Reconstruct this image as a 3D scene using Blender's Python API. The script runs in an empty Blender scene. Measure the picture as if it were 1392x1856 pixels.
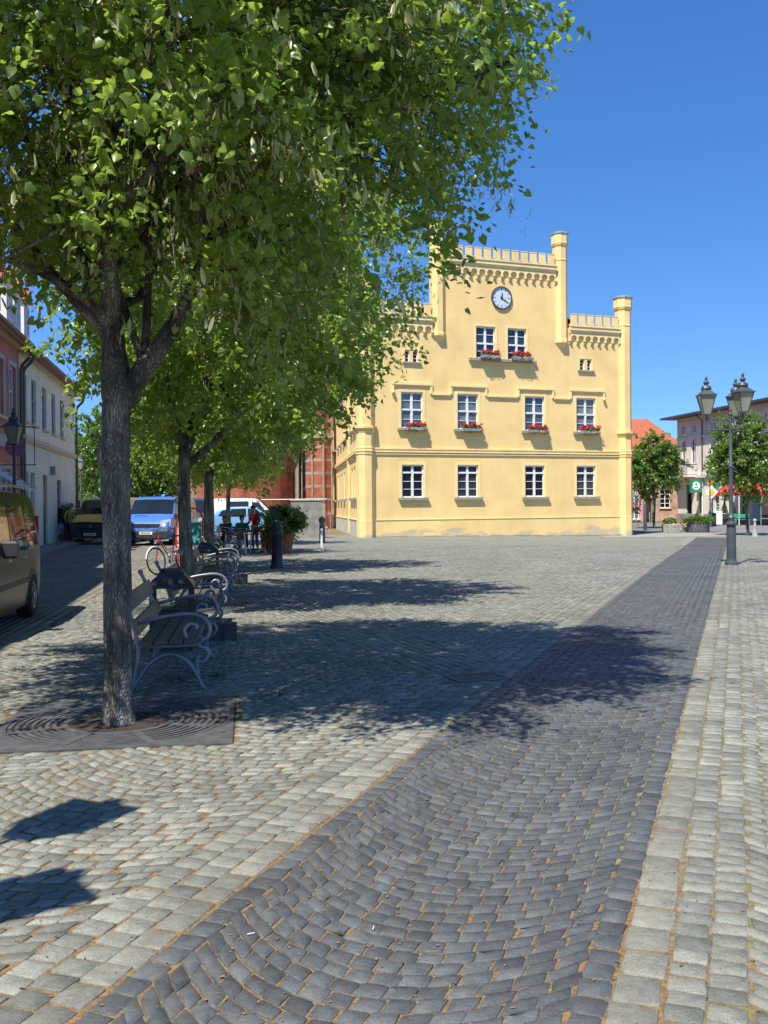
import bpy, math, random
import numpy as np
from mathutils import Vector, Matrix
random.seed(5)
S = bpy.context.scene
COL = S.collection
R = math.radians

# ---------------------------------------------------------------- camera, sky, sun
cd = bpy.data.cameras.new('camera'); cam = bpy.data.objects.new('camera', cd); COL.objects.link(cam); S.camera = cam
cd.sensor_fit = 'VERTICAL'; cd.sensor_height = 24.0; cd.lens = 24.0 * 1800 / 1856
cd.clip_start = 0.05; cd.clip_end = 2000
ROLL, PITCH = R(0.54), math.atan(11 / 1800)
cam.matrix_world = Matrix.Translation((0, 0, 1.6)) @ Matrix.Rotation(math.pi / 2 - PITCH, 4, 'X') @ Matrix.Rotation(-ROLL, 4, 'Z')
SUN_EL, SUN_AZ = R(58), R(209)          # azimuth clockwise from +Y
w = bpy.data.worlds.new('World'); S.world = w; w.use_nodes = True
sk = w.node_tree.nodes.new('ShaderNodeTexSky'); sk.sky_type = 'NISHITA'; sk.sun_disc = False
sk.sun_elevation = SUN_EL; sk.sun_rotation = SUN_AZ; sk.air_density = 1.0; sk.dust_density = 0.1; sk.ozone_density = 3.0
bg = w.node_tree.nodes['Background']; bg.inputs[1].default_value = 0.1
_n = w.node_tree.nodes; _l = w.node_tree.links
_tc = _n.new('ShaderNodeTexCoord'); _ad = _n.new('ShaderNodeVectorMath'); _ad.operation = 'ADD'; _ad.inputs[1].default_value = (0, 0, .095); _l.new(_tc.outputs['Generated'], _ad.inputs[0]); _l.new(_ad.outputs[0], sk.inputs[0])
_hs = _n.new('ShaderNodeHueSaturation'); _hs.inputs['Saturation'].default_value = 1.24; _l.new(sk.outputs[0], _hs.inputs['Color'])
_mu = _n.new('ShaderNodeVectorMath'); _mu.operation = 'MULTIPLY'; _mu.inputs[1].default_value = (.95, 1.07, 1.27); _l.new(_hs.outputs[0], _mu.inputs[0]); _l.new(_mu.outputs[0], bg.inputs[0])
ld = bpy.data.lights.new('sun', 'SUN'); ld.energy = 5.0; ld.angle = R(0.5); ld.color = (1, .945, .83)
sun = bpy.data.objects.new('sun', ld); COL.objects.link(sun)
tosun = Vector((math.sin(SUN_AZ) * math.cos(SUN_EL), math.cos(SUN_AZ) * math.cos(SUN_EL), math.sin(SUN_EL)))
sun.rotation_euler = tosun.to_track_quat('Z', 'Y').to_euler(); sun.location = (0, -10, 30)
S.view_settings.view_transform = 'Standard'; S.view_settings.look = 'None'
S.view_settings.exposure = 0.66; S.view_settings.gamma = 1; S.view_settings.use_curve_mapping = False
S.render.engine = 'CYCLES'
S.cycles.max_bounces = 7; S.cycles.diffuse_bounces = 3; S.cycles.glossy_bounces = 3; S.cycles.transmission_bounces = 4; S.cycles.transparent_max_bounces = 6

# ---------------------------------------------------------------- helpers
def hx(s):
    s = s.lstrip('#'); v = [int(s[i:i + 2], 16) / 255 for i in (0, 2, 4)]
    return tuple(c / 12.92 if c <= .04045 else ((c + .055) / 1.055) ** 2.4 for c in v)
def ss(t, a, b):
    t = np.clip((t - a) / (b - a), 0, 1); return t * t * (3 - 2 * t)
def gz(x, y):
    return -.2 * ss(y, 15, 55) * ss(x, 0, 14) + .12 * ss(y, 25, 45) * ss(-x, 2, 8)
def G(x, y): return float(gz(np.float64(x), np.float64(y)))
FPX = 1800.
def at(px, py, Y):                      # point seen at a pixel of the 1392x1856 photograph, at distance Y
    x, y = px - 696., 928. - py
    xl = x * math.cos(ROLL) + y * math.sin(ROLL); yl = -x * math.sin(ROLL) + y * math.cos(ROLL)
    c, s = math.cos(PITCH), math.sin(PITCH)
    d = Vector((xl, FPX * c + yl * s, -FPX * s + yl * c)); return Vector((0, 0, 1.6)) + d * (Y / d.y)

MATS = {}
def mat(name, col=(.5, .5, .5), rough=.7, var=.12, vscale=3.0, bump=0.0, bscale=30.0, metal=0.0, spec=.5, col2=None, stretch=None, rnd=0.0, detail=6, coat=0.0, trans=0.0):
    if name in MATS: return MATS[name]
    m = bpy.data.materials.new(name); m.use_nodes = True; nt = m.node_tree; N = nt.nodes; L = nt.links
    b = N['Principled BSDF']; b.inputs['Roughness'].default_value = rough; b.inputs['Metallic'].default_value = metal
    b.inputs['Specular IOR Level'].default_value = spec; b.inputs['Coat Weight'].default_value = coat
    if trans: b.inputs['Transmission Weight'].default_value = trans
    tc = N.new('ShaderNodeTexCoord'); src = tc.outputs['Object']
    if stretch:
        mp = N.new('ShaderNodeMapping'); mp.inputs['Scale'].default_value = stretch; L.new(src, mp.inputs[0]); src = mp.outputs[0]
    n = N.new('ShaderNodeTexNoise'); n.inputs['Scale'].default_value = vscale; n.inputs['Detail'].default_value = detail; L.new(src, n.inputs[0])
    c2 = col2 if col2 else tuple(max(0, c * (1 - 2.2 * var)) for c in col)
    c1 = col if col2 else tuple(min(1, c * (1 + .8 * var)) for c in col)
    r = N.new('ShaderNodeValToRGB'); r.color_ramp.elements[0].position = .32; r.color_ramp.elements[1].position = .68
    r.color_ramp.elements[0].color = (*c2, 1); r.color_ramp.elements[1].color = (*c1, 1); L.new(n.outputs[0], r.inputs[0])
    out = r.outputs[0]
    if rnd:
        at_ = N.new('ShaderNodeAttribute'); at_.attribute_name = 'rnd'
        mr = N.new('ShaderNodeMapRange'); mr.inputs[3].default_value = 1 - rnd; mr.inputs[4].default_value = 1 + rnd; L.new(at_.outputs['Fac'], mr.inputs[0])
        vm = N.new('ShaderNodeVectorMath'); vm.operation = 'SCALE'; L.new(out, vm.inputs[0]); L.new(mr.outputs[0], vm.inputs['Scale']); out = vm.outputs[0]
    L.new(out, b.inputs['Base Color'])
    if bump:
        n2 = N.new('ShaderNodeTexNoise'); n2.inputs['Scale'].default_value = bscale; n2.inputs['Detail'].default_value = 4; L.new(src, n2.inputs[0])
        bp = N.new('ShaderNodeBump'); bp.inputs['Strength'].default_value = bump; bp.inputs['Distance'].default_value = .02
        L.new(n2.outputs[0], bp.inputs['Height']); L.new(bp.outputs[0], b.inputs['Normal'])
    m['out'] = 1; MATS[name] = m; return m
def glassy(name, col, rough=.04, spec=.8):
    return mat(name, col, rough=rough, var=.15, vscale=1.2, spec=spec, bump=.02, bscale=2)

class MB:
    """collects faces; build() links them as one mesh object"""
    def __init__(s, M=None): s.v = []; s.f = []; s.M = M or Matrix.Identity(4)
    def add(s, vs, fs):
        o = len(s.v); s.v += [tuple(s.M @ Vector(v)) for v in vs]; s.f += [tuple(i + o for i in f) for f in fs]; return s
    def box(s, x0, y0, z0, x1, y1, z1, b=0):
        if b: return s.bbox(x0, y0, z0, x1, y1, z1, b)
        return s.add([(x0, y0, z0), (x1, y0, z0), (x1, y1, z0), (x0, y1, z0), (x0, y0, z1), (x1, y0, z1), (x1, y1, z1), (x0, y1, z1)],
                     [(0, 3, 2, 1), (4, 5, 6, 7), (0, 1, 5, 4), (1, 2, 6, 5), (2, 3, 7, 6), (3, 0, 4, 7)])
    def bbox(s, x0, y0, z0, x1, y1, z1, b):
        def ring(z, i): return [(x0 + i, y0 + i, z), (x1 - i, y0 + i, z), (x1 - i, y1 - i, z), (x0 + i, y1 - i, z)]
        return s.stack([ring(z0, b), ring(z0 + b, 0), ring(z1 - b, 0), ring(z1, b)])
    def stack(s, rings, cap=True, closed=True):
        n = len(rings[0]); vs = [p for r in rings for p in r]; fs = []
        for i in range(len(rings) - 1):
            for j in range(n if closed else n - 1):
                k = (j + 1) % n; fs.append((i * n + j, i * n + k, (i + 1) * n + k, (i + 1) * n + j))
        if cap and closed: fs += [tuple(range(n - 1, -1, -1)), tuple(range((len(rings) - 1) * n, len(rings) * n))]
        return s.add(vs, fs)
    def lathe(s, prof, n=16, c=(0, 0), rot=0, cap=True):
        return s.stack([[(c[0] + r * math.cos(rot + 2 * math.pi * j / n), c[1] + r * math.sin(rot + 2 * math.pi * j / n), z) for j in range(n)] for r, z in prof], cap)
    def tube(s, pts, r, n=8, cap=True):
        P = [Vector(p) for p in pts]; rr = r if isinstance(r, (list, tuple)) else [r] * len(P)
        t = (P[1] - P[0]).normalized(); u = t.orthogonal().normalized(); rings = []
        for i, p in enumerate(P):
            t = (P[min(i + 1, len(P) - 1)] - P[max(i - 1, 0)]).normalized()
            u = (u - t * u.dot(t)).normalized(); v = t.cross(u)
            rings.append([tuple(p + (u * math.cos(a) + v * math.sin(a)) * rr[i]) for a in [2 * math.pi * j / n for j in range(n)]])
        return s.stack(rings, cap)
    def prism(s, poly, z0, z1):          # poly in xy, extruded in z
        return s.stack([[(x, y, z0) for x, y in poly], [(x, y, z1) for x, y in poly]])
    def prismy(s, poly, y0, y1):         # poly in xz (counter-clockwise seen from -y), extruded in y
        return s.stack([[(x, y1, z) for x, z in poly], [(x, y0, z) for x, z in poly]])
    def prismx(s, poly, x0, x1):
        return s.stack([[(x0, y, z) for y, z in poly], [(x1, y, z) for y, z in poly]])
    def ball(s, c, r, n=10, m=7):
        r = r if isinstance(r, tuple) else (r, r, r)
        rings = [[(c[0] + r[0] * math.sin(p) * math.cos(a), c[1] + r[1] * math.sin(p) * math.sin(a), c[2] - r[2] * math.cos(p)) for a in [2 * math.pi * j / n for j in range(n)]]
                 for p in [math.pi * (i + .15) / (m - 1 + .3) for i in range(m)]]
        return s.stack(rings)
    def torus(s, c, Rr, r, axis='y', n=24, m=6):
        vs = []; fs = []
        for i in range(n):
            a = 2 * math.pi * i / n
            for j in range(m):
                b_ = 2 * math.pi * j / m; q = Rr + r * math.cos(b_); h = r * math.sin(b_)
                p = (q * math.cos(a), h, q * math.sin(a)) if axis == 'y' else ((h, q * math.cos(a), q * math.sin(a)) if axis == 'x' else (q * math.cos(a), q * math.sin(a), h))
                vs.append((c[0] + p[0], c[1] + p[1], c[2] + p[2]))
        for i in range(n):
            for j in range(m): fs.append((i * m + j, ((i + 1) % n) * m + j, ((i + 1) % n) * m + (j + 1) % m, i * m + (j + 1) % m))
        return s.add(vs, fs)
    def build(s, name, m, parent=None, smooth=False, label=None):
        me = bpy.data.meshes.new(name); me.from_pydata(s.v, [], s.f); me.update()
        me.materials.append(m)
        if smooth: me.shade_smooth()
        if smooth == 'auto': me.set_sharp_from_angle(angle=R(35))
        o = bpy.data.objects.new(name, me); COL.objects.link(o)
        if parent: o.parent = parent
        if label: o['label'] = label
        return o
def npmesh(name, V, F4, m, parent=None, rnd=None, smooth=False, F3=None):
    me = bpy.data.meshes.new(name); V = np.asarray(V, np.float32).reshape(-1, 3)
    me.vertices.add(len(V)); me.vertices.foreach_set('co', V.ravel())
    F4 = np.asarray(F4, np.int32).ravel(); n = len(F4) // 4
    me.loops.add(len(F4)); me.loops.foreach_set('vertex_index', F4)
    me.polygons.add(n); me.polygons.foreach_set('loop_start', np.arange(0, 4 * n, 4, dtype=np.int32))
    if smooth: me.polygons.foreach_set('use_smooth', np.ones(n, bool))
    me.update(calc_edges=True)
    if rnd is not None:
        a = me.attributes.new('rnd', 'FLOAT', 'POINT'); a.data.foreach_set('value', np.asarray(rnd, np.float32))
    me.materials.append(m); o = bpy.data.objects.new(name, me); COL.objects.link(o)
    if parent: o.parent = parent
    return o
def tag(o, label=None, cat=None, group=None, kind=None):
    if label: o['label'] = label
    if cat: o['category'] = cat
    if group: o['group'] = group
    if kind: o['kind'] = kind
    return o
def thing(name, label, cat, loc=(0, 0, 0), rz=0, group=None):
    o = bpy.data.objects.new(name, None); COL.objects.link(o); o.location = loc; o.rotation_euler = (0, 0, rz)
    o.empty_display_size = .2
    return tag(o, label, cat, group)
def dup(root, loc, rz, label, scale=None):
    r = root.copy(); COL.objects.link(r); r.location = loc; r.rotation_euler = (0, 0, rz); r['label'] = label
    if scale: r.scale = scale
    def rec(a, b):
        for ch in list(a.children):
            c = ch.copy(); COL.objects.link(c); c.parent = b; rec(ch, c)
    rec(root, r); return r
def text(name, body, size, m, parent, loc, rot, ext=.002, align='CENTER', label=None):
    cu = bpy.data.curves.new(name, 'FONT'); cu.body = body; cu.size = size; cu.extrude = ext; cu.align_x = align; cu.align_y = 'CENTER'
    t = bpy.data.objects.new(name, cu); COL.objects.link(t)
    bpy.context.view_layer.update(); me = bpy.data.meshes.new_from_object(t.evaluated_get(bpy.context.evaluated_depsgraph_get()))
    bpy.data.objects.remove(t); me.materials.clear(); me.materials.append(m)
    o = bpy.data.objects.new(name, me); COL.objects.link(o); o.parent = parent; o.location = loc; o.rotation_euler = rot
    if label: o['label'] = label
    return o
def wall_grid(mb, u0, u1, z0, z1, holes, depth=.15, inside=None, y=0):
    """flat wall facing -y with rectangular holes (u0,z0,u1,z1) that have reveals running to +y"""
    us = sorted({u0, u1, *[h[0] for h in holes], *[h[2] for h in holes], *([] if not inside else inside[1])})
    zs = sorted({z0, z1, *[h[1] for h in holes], *[h[3] for h in holes], *([] if not inside else inside[2])})
    us = [u for u in us if u0 <= u <= u1]; zs = [z for z in zs if z0 <= z <= z1]
    for a, b in zip(us, us[1:]):
        for c, d in zip(zs, zs[1:]):
            cu, cz = (a + b) / 2, (c + d) / 2
            if any(h[0] < cu < h[2] and h[1] < cz < h[3] for h in holes): continue
            if inside and not inside[0](cu, cz): continue
            mb.add([(a, y, c), (b, y, c), (b, y, d), (a, y, d)], [(0, 1, 2, 3)])
    for a, c, b, d in holes:
        e = y + depth
        mb.add([(a, y, c), (b, y, c), (b, y, d), (a, y, d), (a, e, c), (b, e, c), (b, e, d), (a, e, d)], [(0, 4, 5, 1), (1, 5, 6, 2), (2, 6, 7, 3), (3, 7, 4, 0)])

# ---------------------------------------------------------------- paving materials
def stone_mat(name, light, dark, speck, rough=.75):
    m = bpy.data.materials.new(name); m.use_nodes = True; nt = m.node_tree; N = nt.nodes; L = nt.links
    b = N['Principled BSDF']; b.inputs['Roughness'].default_value = rough; b.inputs['Specular IOR Level'].default_value = .3
    tc = N.new('ShaderNodeTexCoord'); at_ = N.new('ShaderNodeAttribute'); at_.attribute_name = 'rnd'
    r = N.new('ShaderNodeValToRGB'); r.color_ramp.elements[0].color = (*dark, 1); r.color_ramp.elements[1].color = (*light, 1)
    L.new(at_.outputs['Fac'], r.inputs[0])
    n = N.new('ShaderNodeTexNoise'); n.inputs['Scale'].default_value = 190; n.inputs['Detail'].default_value = 3; L.new(tc.outputs['Object'], n.inputs[0])
    r2 = N.new('ShaderNodeMapRange'); r2.inputs[1].default_value = .35; r2.inputs[2].default_value = .65; r2.inputs[3].default_value = 1 - speck; r2.inputs[4].default_value = 1 + speck; L.new(n.outputs[0], r2.inputs[0])
    n3 = N.new('ShaderNodeTexNoise'); n3.inputs['Scale'].default_value = .55; n3.inputs['Detail'].default_value = 8; n3.inputs['Roughness'].default_value = .6; L.new(tc.outputs['Object'], n3.inputs[0])
    r3 = N.new('ShaderNodeMapRange'); r3.inputs[1].default_value = .3; r3.inputs[2].default_value = .7; r3.inputs[3].default_value = .8; r3.inputs[4].default_value = 1.15; L.new(n3.outputs[0], r3.inputs[0])
    n4 = N.new('ShaderNodeTexNoise'); n4.inputs['Scale'].default_value = 13; n4.inputs['Detail'].default_value = 7; n4.inputs['Roughness'].default_value = .7; L.new(tc.outputs['Object'], n4.inputs[0])
    r4 = N.new('ShaderNodeMapRange'); r4.inputs[1].default_value = .35; r4.inputs[2].default_value = .72; r4.inputs[3].default_value = .8; r4.inputs[4].default_value = 1.35; L.new(n4.outputs[0], r4.inputs[0])
    m0 = N.new('ShaderNodeMath'); m0.operation = 'MULTIPLY'; L.new(r2.outputs[0], m0.inputs[0]); L.new(r4.outputs[0], m0.inputs[1])
    mu = N.new('ShaderNodeMath'); mu.operation = 'MULTIPLY'; L.new(m0.outputs[0], mu.inputs[0]); L.new(r3.outputs[0], mu.inputs[1])
    vm = N.new('ShaderNodeVectorMath'); vm.operation = 'SCALE'; L.new(r.outputs[0], vm.inputs[0]); L.new(mu.outputs[0], vm.inputs['Scale']); L.new(vm.outputs[0], b.inputs['Base Color'])
    n2 = N.new('ShaderNodeTexNoise'); n2.inputs['Scale'].default_value = 45; n2.inputs['Detail'].default_value = 5; L.new(tc.outputs['Object'], n2.inputs[0])
    bp = N.new('ShaderNodeBump'); bp.inputs['Strength'].default_value = .6; bp.inputs['Distance'].default_value = .008; L.new(n2.outputs[0], bp.inputs['Height']); L.new(bp.outputs[0], b.inputs['Normal'])
    return m
GRANITE = stone_mat('grey_granite_setts', (.25, .252, .21), (.13, .133, .113), .26)
BASALT = stone_mat('dark_basalt_setts', (.105, .113, .115), (.062, .067, .069), .22, .62)
SLAB = stone_mat('granite_edging', (.235, .23, .19), (.15, .146, .122), .22)

def joint_mat():
    m = bpy.data.materials.new('joint_sand'); m.use_nodes = True; nt = m.node_tree; N = nt.nodes; L = nt.links
    b = N['Principled BSDF']; b.inputs['Roughness'].default_value = .95; b.inputs['Specular IOR Level'].default_value = .1
    tc = N.new('ShaderNodeTexCoord'); co = tc.outputs['Object']
    def noise(sc, d=5):
        n = N.new('ShaderNodeTexNoise'); n.inputs['Scale'].default_value = sc; n.inputs['Detail'].default_value = d; L.new(co, n.inputs[0]); return n.outputs[0]
    def ramp(s, p0, p1, c0, c1):
        r = N.new('ShaderNodeValToRGB'); r.color_ramp.elements[0].position = p0; r.color_ramp.elements[1].position = p1
        r.color_ramp.elements[0].color = (*c0, 1); r.color_ramp.elements[1].color = (*c1, 1); L.new(s, r.inputs[0]); return r.outputs[0]
    def mix(f, a, c):
        x = N.new('ShaderNodeMix'); x.data_type = 'RGBA'; L.new(f, x.inputs[0]); L.new(a, x.inputs[6]); L.new(c, x.inputs[7]); return x.outputs[2]
    sand = ramp(noise(25), .35, .65, (.13, .105, .07), (.26, .2, .12))
    orange = ramp(noise(60), .35, .65, (.13, .085, .045), (.26, .165, .08))
    moss = ramp(noise(40), .35, .65, (.08, .09, .02), (.17, .19, .05))
    # blossom litter lies within reach of the lindens, moss elsewhere
    sep = N.new('ShaderNodeSeparateXYZ'); L.new(co, sep.inputs[0])
    ma = N.new('ShaderNodeMath'); ma.operation = 'MULTIPLY_ADD'; ma.inputs[1].default_value = .2; L.new(sep.outputs[1], ma.inputs[0]); L.new(sep.outputs[0], ma.inputs[2])
    mr = N.new('ShaderNodeMapRange'); mr.inputs[1].default_value = 3.2; mr.inputs[2].default_value = -.8; mr.inputs[3].default_value = 0; mr.inputs[4].default_value = 1; L.new(ma.outputs[0], mr.inputs[0])
    ad = N.new('ShaderNodeMath'); ad.operation = 'MULTIPLY_ADD'; ad.inputs[1].default_value = 1.3; L.new(noise(3.2), ad.inputs[0]); L.new(mr.outputs[0], ad.inputs[2])
    f1 = ramp(ad.outputs[0], .95, 1.25, (0, 0, 0), (1, 1, 1))
    f2 = ramp(noise(1.1), .5, .66, (0, 0, 0), (1, 1, 1))
    L.new(mix(f1, mix(f2, sand, moss), orange), b.inputs['Base Color'])
    bp = N.new('ShaderNodeBump'); bp.inputs['Strength'].default_value = .6; bp.inputs['Distance'].default_value = .01; L.new(noise(80), bp.inputs['Height']); L.new(bp.outputs[0], b.inputs['Normal'])
    return m
JOINT = joint_mat()
FARCOB = mat('far_cobbles', (.19, .197, .163), .85, vscale=2.5, col2=(.142, .149, .12), detail=12, bump=.5, bscale=9)
ASPH = mat('asphalt', (.17, .17, .165), .9, var=.14, vscale=1.5, detail=10, bump=.2, bscale=90)
PAVE = mat('street_pavement', (.29, .28, .255), .85, var=.15, vscale=2, detail=10)

# ---------------------------------------------------------------- ground sheets
def sheet(name, xs, ys, dz, m, kind='structure', inside=None):
    X, Y = np.meshgrid(xs, ys, indexing='ij'); Z = gz(X, Y) + dz - (.04 * ss(Y, 40.0, 43) if name == 'ground' else 0)
    V = np.stack([X, Y, Z], -1).reshape(-1, 3); ny = len(ys)
    i, j = np.meshgrid(np.arange(len(xs) - 1), np.arange(ny - 1), indexing='ij')
    F = np.stack([i * ny + j, (i + 1) * ny + j, (i + 1) * ny + j + 1, i * ny + j + 1], -1).reshape(-1, 4)
    return tag(npmesh(name, V, F, m, smooth=True), kind=kind)
lin = np.linspace
sheet('ground', np.concatenate([[-900, -400, -150, -60], lin(-30, 60, 61), [100, 250, 900]]), np.concatenate([[-200, -50, -10], lin(0, 110, 56), [150, 300, 900]]), -.006, JOINT)
def strip(name, pts_l, pts_r, dz, m, n=20, kind='structure'):
    V = []; F = []
    for k in range(len(pts_l) - 1):
        for i in range(n):
            for t in ((i / n), ((i + 1) / n)):
                for P in (pts_l, pts_r):
                    x = P[k][0] * (1 - t) + P[k + 1][0] * t; y = P[k][1] * (1 - t) + P[k + 1][1] * t
                    V.append((x, y, G(x, y) + dz))
            o = len(V) - 4; F.append((o, o + 1, o + 3, o + 2))
    o = npmesh(name, V, F, m); return tag(o, kind=kind)
YS = 40.0                                 # beyond this the setts are a sheet
sheet('far_square', lin(-13, 45, 40), lin(YS - .1, 56, 20), -.006, FARCOB)

# ---------------------------------------------------------------- individual setts, one mesh per kind of paving
PD = np.array([.3346, .9424]); QD = np.array([.9424, -.3346]); PO = np.array([-.425, 0.0])   # dark path: origin of its right edge, direction, right-hand normal
SD = np.array([-.136, .9907]); SQ = np.array([.9907, .136])                                      # street and tree row direction
def pq(x, y): return (x - PO[0]) * PD[0] + (y - PO[1]) * PD[1], (x - PO[0]) * QD[0] + (y - PO[1]) * QD[1]
rng = np.random.default_rng(3)
TREES = [(-2.0 - .137 * 8.4 * i, 7.45 + 8.4 * i) for i in range(6)]
def grate_mask(x, y):
    k = np.zeros(x.shape, bool)
    for tx, ty in TREES[:4]:
        u = (x - tx) * SQ[0] + (y - ty) * SQ[1]; v = (x - tx) * SD[0] + (y - ty) * SD[1]
        k |= (np.abs(u) < .875) & (np.abs(v) < .875)
    return k
GB = np.array([1.02, 9.0]); GD = np.array([-.35, .937]); GQ = np.array([.937, .35])
def gutter(x, y):
    a = (x - GB[0]) * GD[0] + (y - GB[1]) * GD[1]; b = (x - GB[0]) * GQ[0] + (y - GB[1]) * GQ[1]
    return (a > -.35) & (a < 9.5) & (np.abs(b) < .46)
def visible(x, y, ymax=YS):
    return (y > 2.1) & (y < ymax) & (np.abs(x) < .44 * y + 1.6)
def street_side(x, y): return x < -2.75 - .137 * y
def emit(name, P, m, chamfer=.13):
    """P: list of arrays (cx, cy, ang, hx, hy, shear)"""
    cx, cy, an, hx_, hy_, sh_ = [np.concatenate([p[i] for p in P]) for i in range(6)]
    n = len(cx); near = cy < 13.5
    V = []; F = []; RN = []; off = 0
    for sel, full in ((near, True), (~near, False)):
        k = int(sel.sum())
        if not k: continue
        c = np.stack([cx[sel], cy[sel]], -1); a = an[sel] + rng.normal(0, .014, k); X = hx_[sel] * rng.uniform(.97, 1.05, k); Y = hy_[sel] * rng.uniform(.97, 1.05, k)
        if full: q = chamfer; base = [(-1 + q, -1), (1 - q, -1), (1, -1 + q), (1, 1 - q), (1 - q, 1), (-1 + q, 1), (-1, 1 - q), (-1, -1 + q)]
        else: base = [(-1, -1), (1, -1), (1, 1), (-1, 1)]
        nb = len(base); base = np.array(base)
        loc = base[None] * np.stack([X, Y], -1)[:, None] + rng.normal(0, .003 if full else .006, (k, nb, 2))
        loc[..., 1] += loc[..., 0] * sh_[sel][:, None]
        ca, sa = np.cos(a), np.sin(a)
        def world(l): return np.stack([l[..., 0] * ca[:, None] - l[..., 1] * sa[:, None] + c[:, None, 0], l[..., 0] * sa[:, None] + l[..., 1] * ca[:, None] + c[:, None, 1]], -1)
        tilt = rng.normal(0, .007, (k, 1, 2)); h0 = rng.normal(0, .0009, (k, 1))
        rings = [(1.0, -.03), (.99, -.0045), (.935, .0)] if full else [(1.0, -.03), (.95, 0.)]
        vs = []
        for sc, dz in rings:
            l = loc * sc; wv = world(l); z = gz(wv[..., 0], wv[..., 1]) + dz + h0 + (l * tilt).sum(-1)
            vs.append(np.concatenate([wv, z[..., None]], -1))
        if full:
            cc = world(loc.mean(1, keepdims=True)); z = gz(cc[..., 0], cc[..., 1]) + .0006 + h0
            vs.append(np.concatenate([cc, z[..., None]], -1))
        VV = np.concatenate(vs, 1); nv = VV.shape[1]; V.append(VV.reshape(-1, 3))
        fs = []
        for r in range(len(rings) - 1):
            for j in range(nb): fs.append((r * nb + j, r * nb + (j + 1) % nb, (r + 1) * nb + (j + 1) % nb, (r + 1) * nb + j))
        t0 = (len(rings) - 1) * nb
        if full:
            for j in range(0, nb, 2): fs.append((t0 + j, t0 + j + 1, t0 + (j + 2) % nb, nv - 1))
        else: fs.append((t0, t0 + 1, t0 + 2, t0 + 3))
        fs = np.array(fs, np.int64); F.append((fs[None] + (off + np.arange(k) * nv)[:, None, None]).reshape(-1, 4)); off += k * nv
        RN.append(np.repeat(np.clip(rng.normal(.5, .28, k), 0, 1), nv))
    return tag(npmesh(name, np.concatenate(V), np.concatenate(F), m, rnd=np.concatenate(RN)), kind='structure')
def grid(O, D, Q, a0, a1, b0, b1, da, db, sag=0., W=None, jit=.12, gap=.006):
    """rows along D, bonded; optional segmental arcs of width W"""
    na = int((a1 - a0) / da); nbk = max(1, int(round((b1 - b0) / db))); db = (b1 - b0) / nbk
    A, B = np.meshgrid(np.arange(na), np.arange(nbk), indexing='ij')
    b = b0 + (B + .5) * db; a = a0 + (A + .5 + .5 * (B % 2) * (1 if sag == 0 else .0)) * da
    if sag: b = b + ((A % 2) - .5) * db * .22
    b = b + rng.normal(0, jit * .25, b.shape) * db; a = a + rng.normal(0, jit * .25, a.shape) * da
    th = np.arctan2(D[1], D[0]) - math.pi / 2 + np.zeros(a.shape); shr = np.zeros(a.shape)
    if sag:
        t = ((b - b0) % W) / W * 2 - 1; a = a + sag * t * t; shr = 4 * sag * t / W
    x = O[0] + a * D[0] + b * Q[0]; y = O[1] + a * D[1] + b * Q[1]
    sc = np.ones(a.shape)
    out = [v.ravel() for v in (x, y, th, (db / 2 - gap) * sc, (da / 2 - gap) * sc, shr)]
    k = visible(out[0], out[1]); return [v[k] for v in out]
def filt(P, fn):
    k = fn(P[0], P[1]); return [v[k] for v in P]
pathset = [grid(PO, PD, QD, 1, 44, -1.46, -.11, .09, .098, sag=.4, W=1.35, gap=.0034, jit=.05)]
pathset += [grid(PO, PD, QD, 1, 44, -.11, -.0, .12, .11, gap=.004), grid(PO, PD, QD, 1, 44, -1.57, -1.46, .12, .11, gap=.004)]
emit('dark_path', pathset, BASALT)
emit('path_edging', [grid(PO, PD, QD, 1, 44, .005, .165, .2, .16, gap=.004), grid(PO, PD, QD, 1, 44, -1.72, -1.58, .15, .14, gap=.006)], SLAB)
def leftok(x, y):
    a, b = pq(x, y); return (b < -2.0) & ~grate_mask(x, y) & ~street_side(x, y) & ~gutter(x, y)
fld = [grid(PO, PD, QD, 1, 44, .17, .43, .11, .13, gap=.004), grid(PO, PD, QD, 1, 44, -2.0, -1.72, .12, .14, gap=.005)]
fld += [filt(grid(PO, PD, QD, 0, 44, .43, .43 + 1.56 * 8, .09, .1, sag=.26, W=1.56, gap=.005, jit=.16), lambda x, y: pq(x, y)[1] > .44)]
fld += [filt(grid(PO, PD, QD, -6, 48, -2.0 - 1.56 * 12, -2.0, .094, .106, sag=.26, W=1.56, gap=.0068, jit=.2), leftok)]
fld += [filt(grid(GB, GD, GQ, -.3, 9.4, -.44, .44, .12, .11, gap=.006), lambda x, y: (pq(x, y)[1] < -2.0) & ~grate_mask(x, y) & ~street_side(x, y))]
emit('cobbled_square', fld, GRANITE)
SO = np.array([-2.75, 0.0])
st = [filt(grid(SO, SD, SQ, 2, 41, -.34, -.02, .2, .16, gap=.006), lambda x, y: y < YS)]
st += [filt(grid(SO, SD, SQ, 2, 41, -9, -.34, .1, .11, gap=.005, jit=.3), lambda x, y: y < YS)]
emit('street_setts', st, stone_mat('street_granite', (.235, .228, .188), (.14, .136, .115), .2))
strip('far_path', [tuple(PO + PD * 42.2 - QD * 1.57), tuple(PO + PD * 54 - QD * 1.57)], [tuple(PO + PD * 42.2), tuple(PO + PD * 54)], .003, mat('far_basalt', (.072, .076, .076), .75, var=.14, vscale=3, detail=12))
strip('path_kerb_rows', [tuple(PO + PD * 42.2 + QD * .005), tuple(PO + PD * 54 + QD * .005)], [tuple(PO + PD * 42.2 + QD * .43), tuple(PO + PD * 54 + QD * .43)], .002, mat('far_rows', (.23, .225, .19), .85, vscale=4, detail=10, col2=(.17, .17, .1)))
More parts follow.
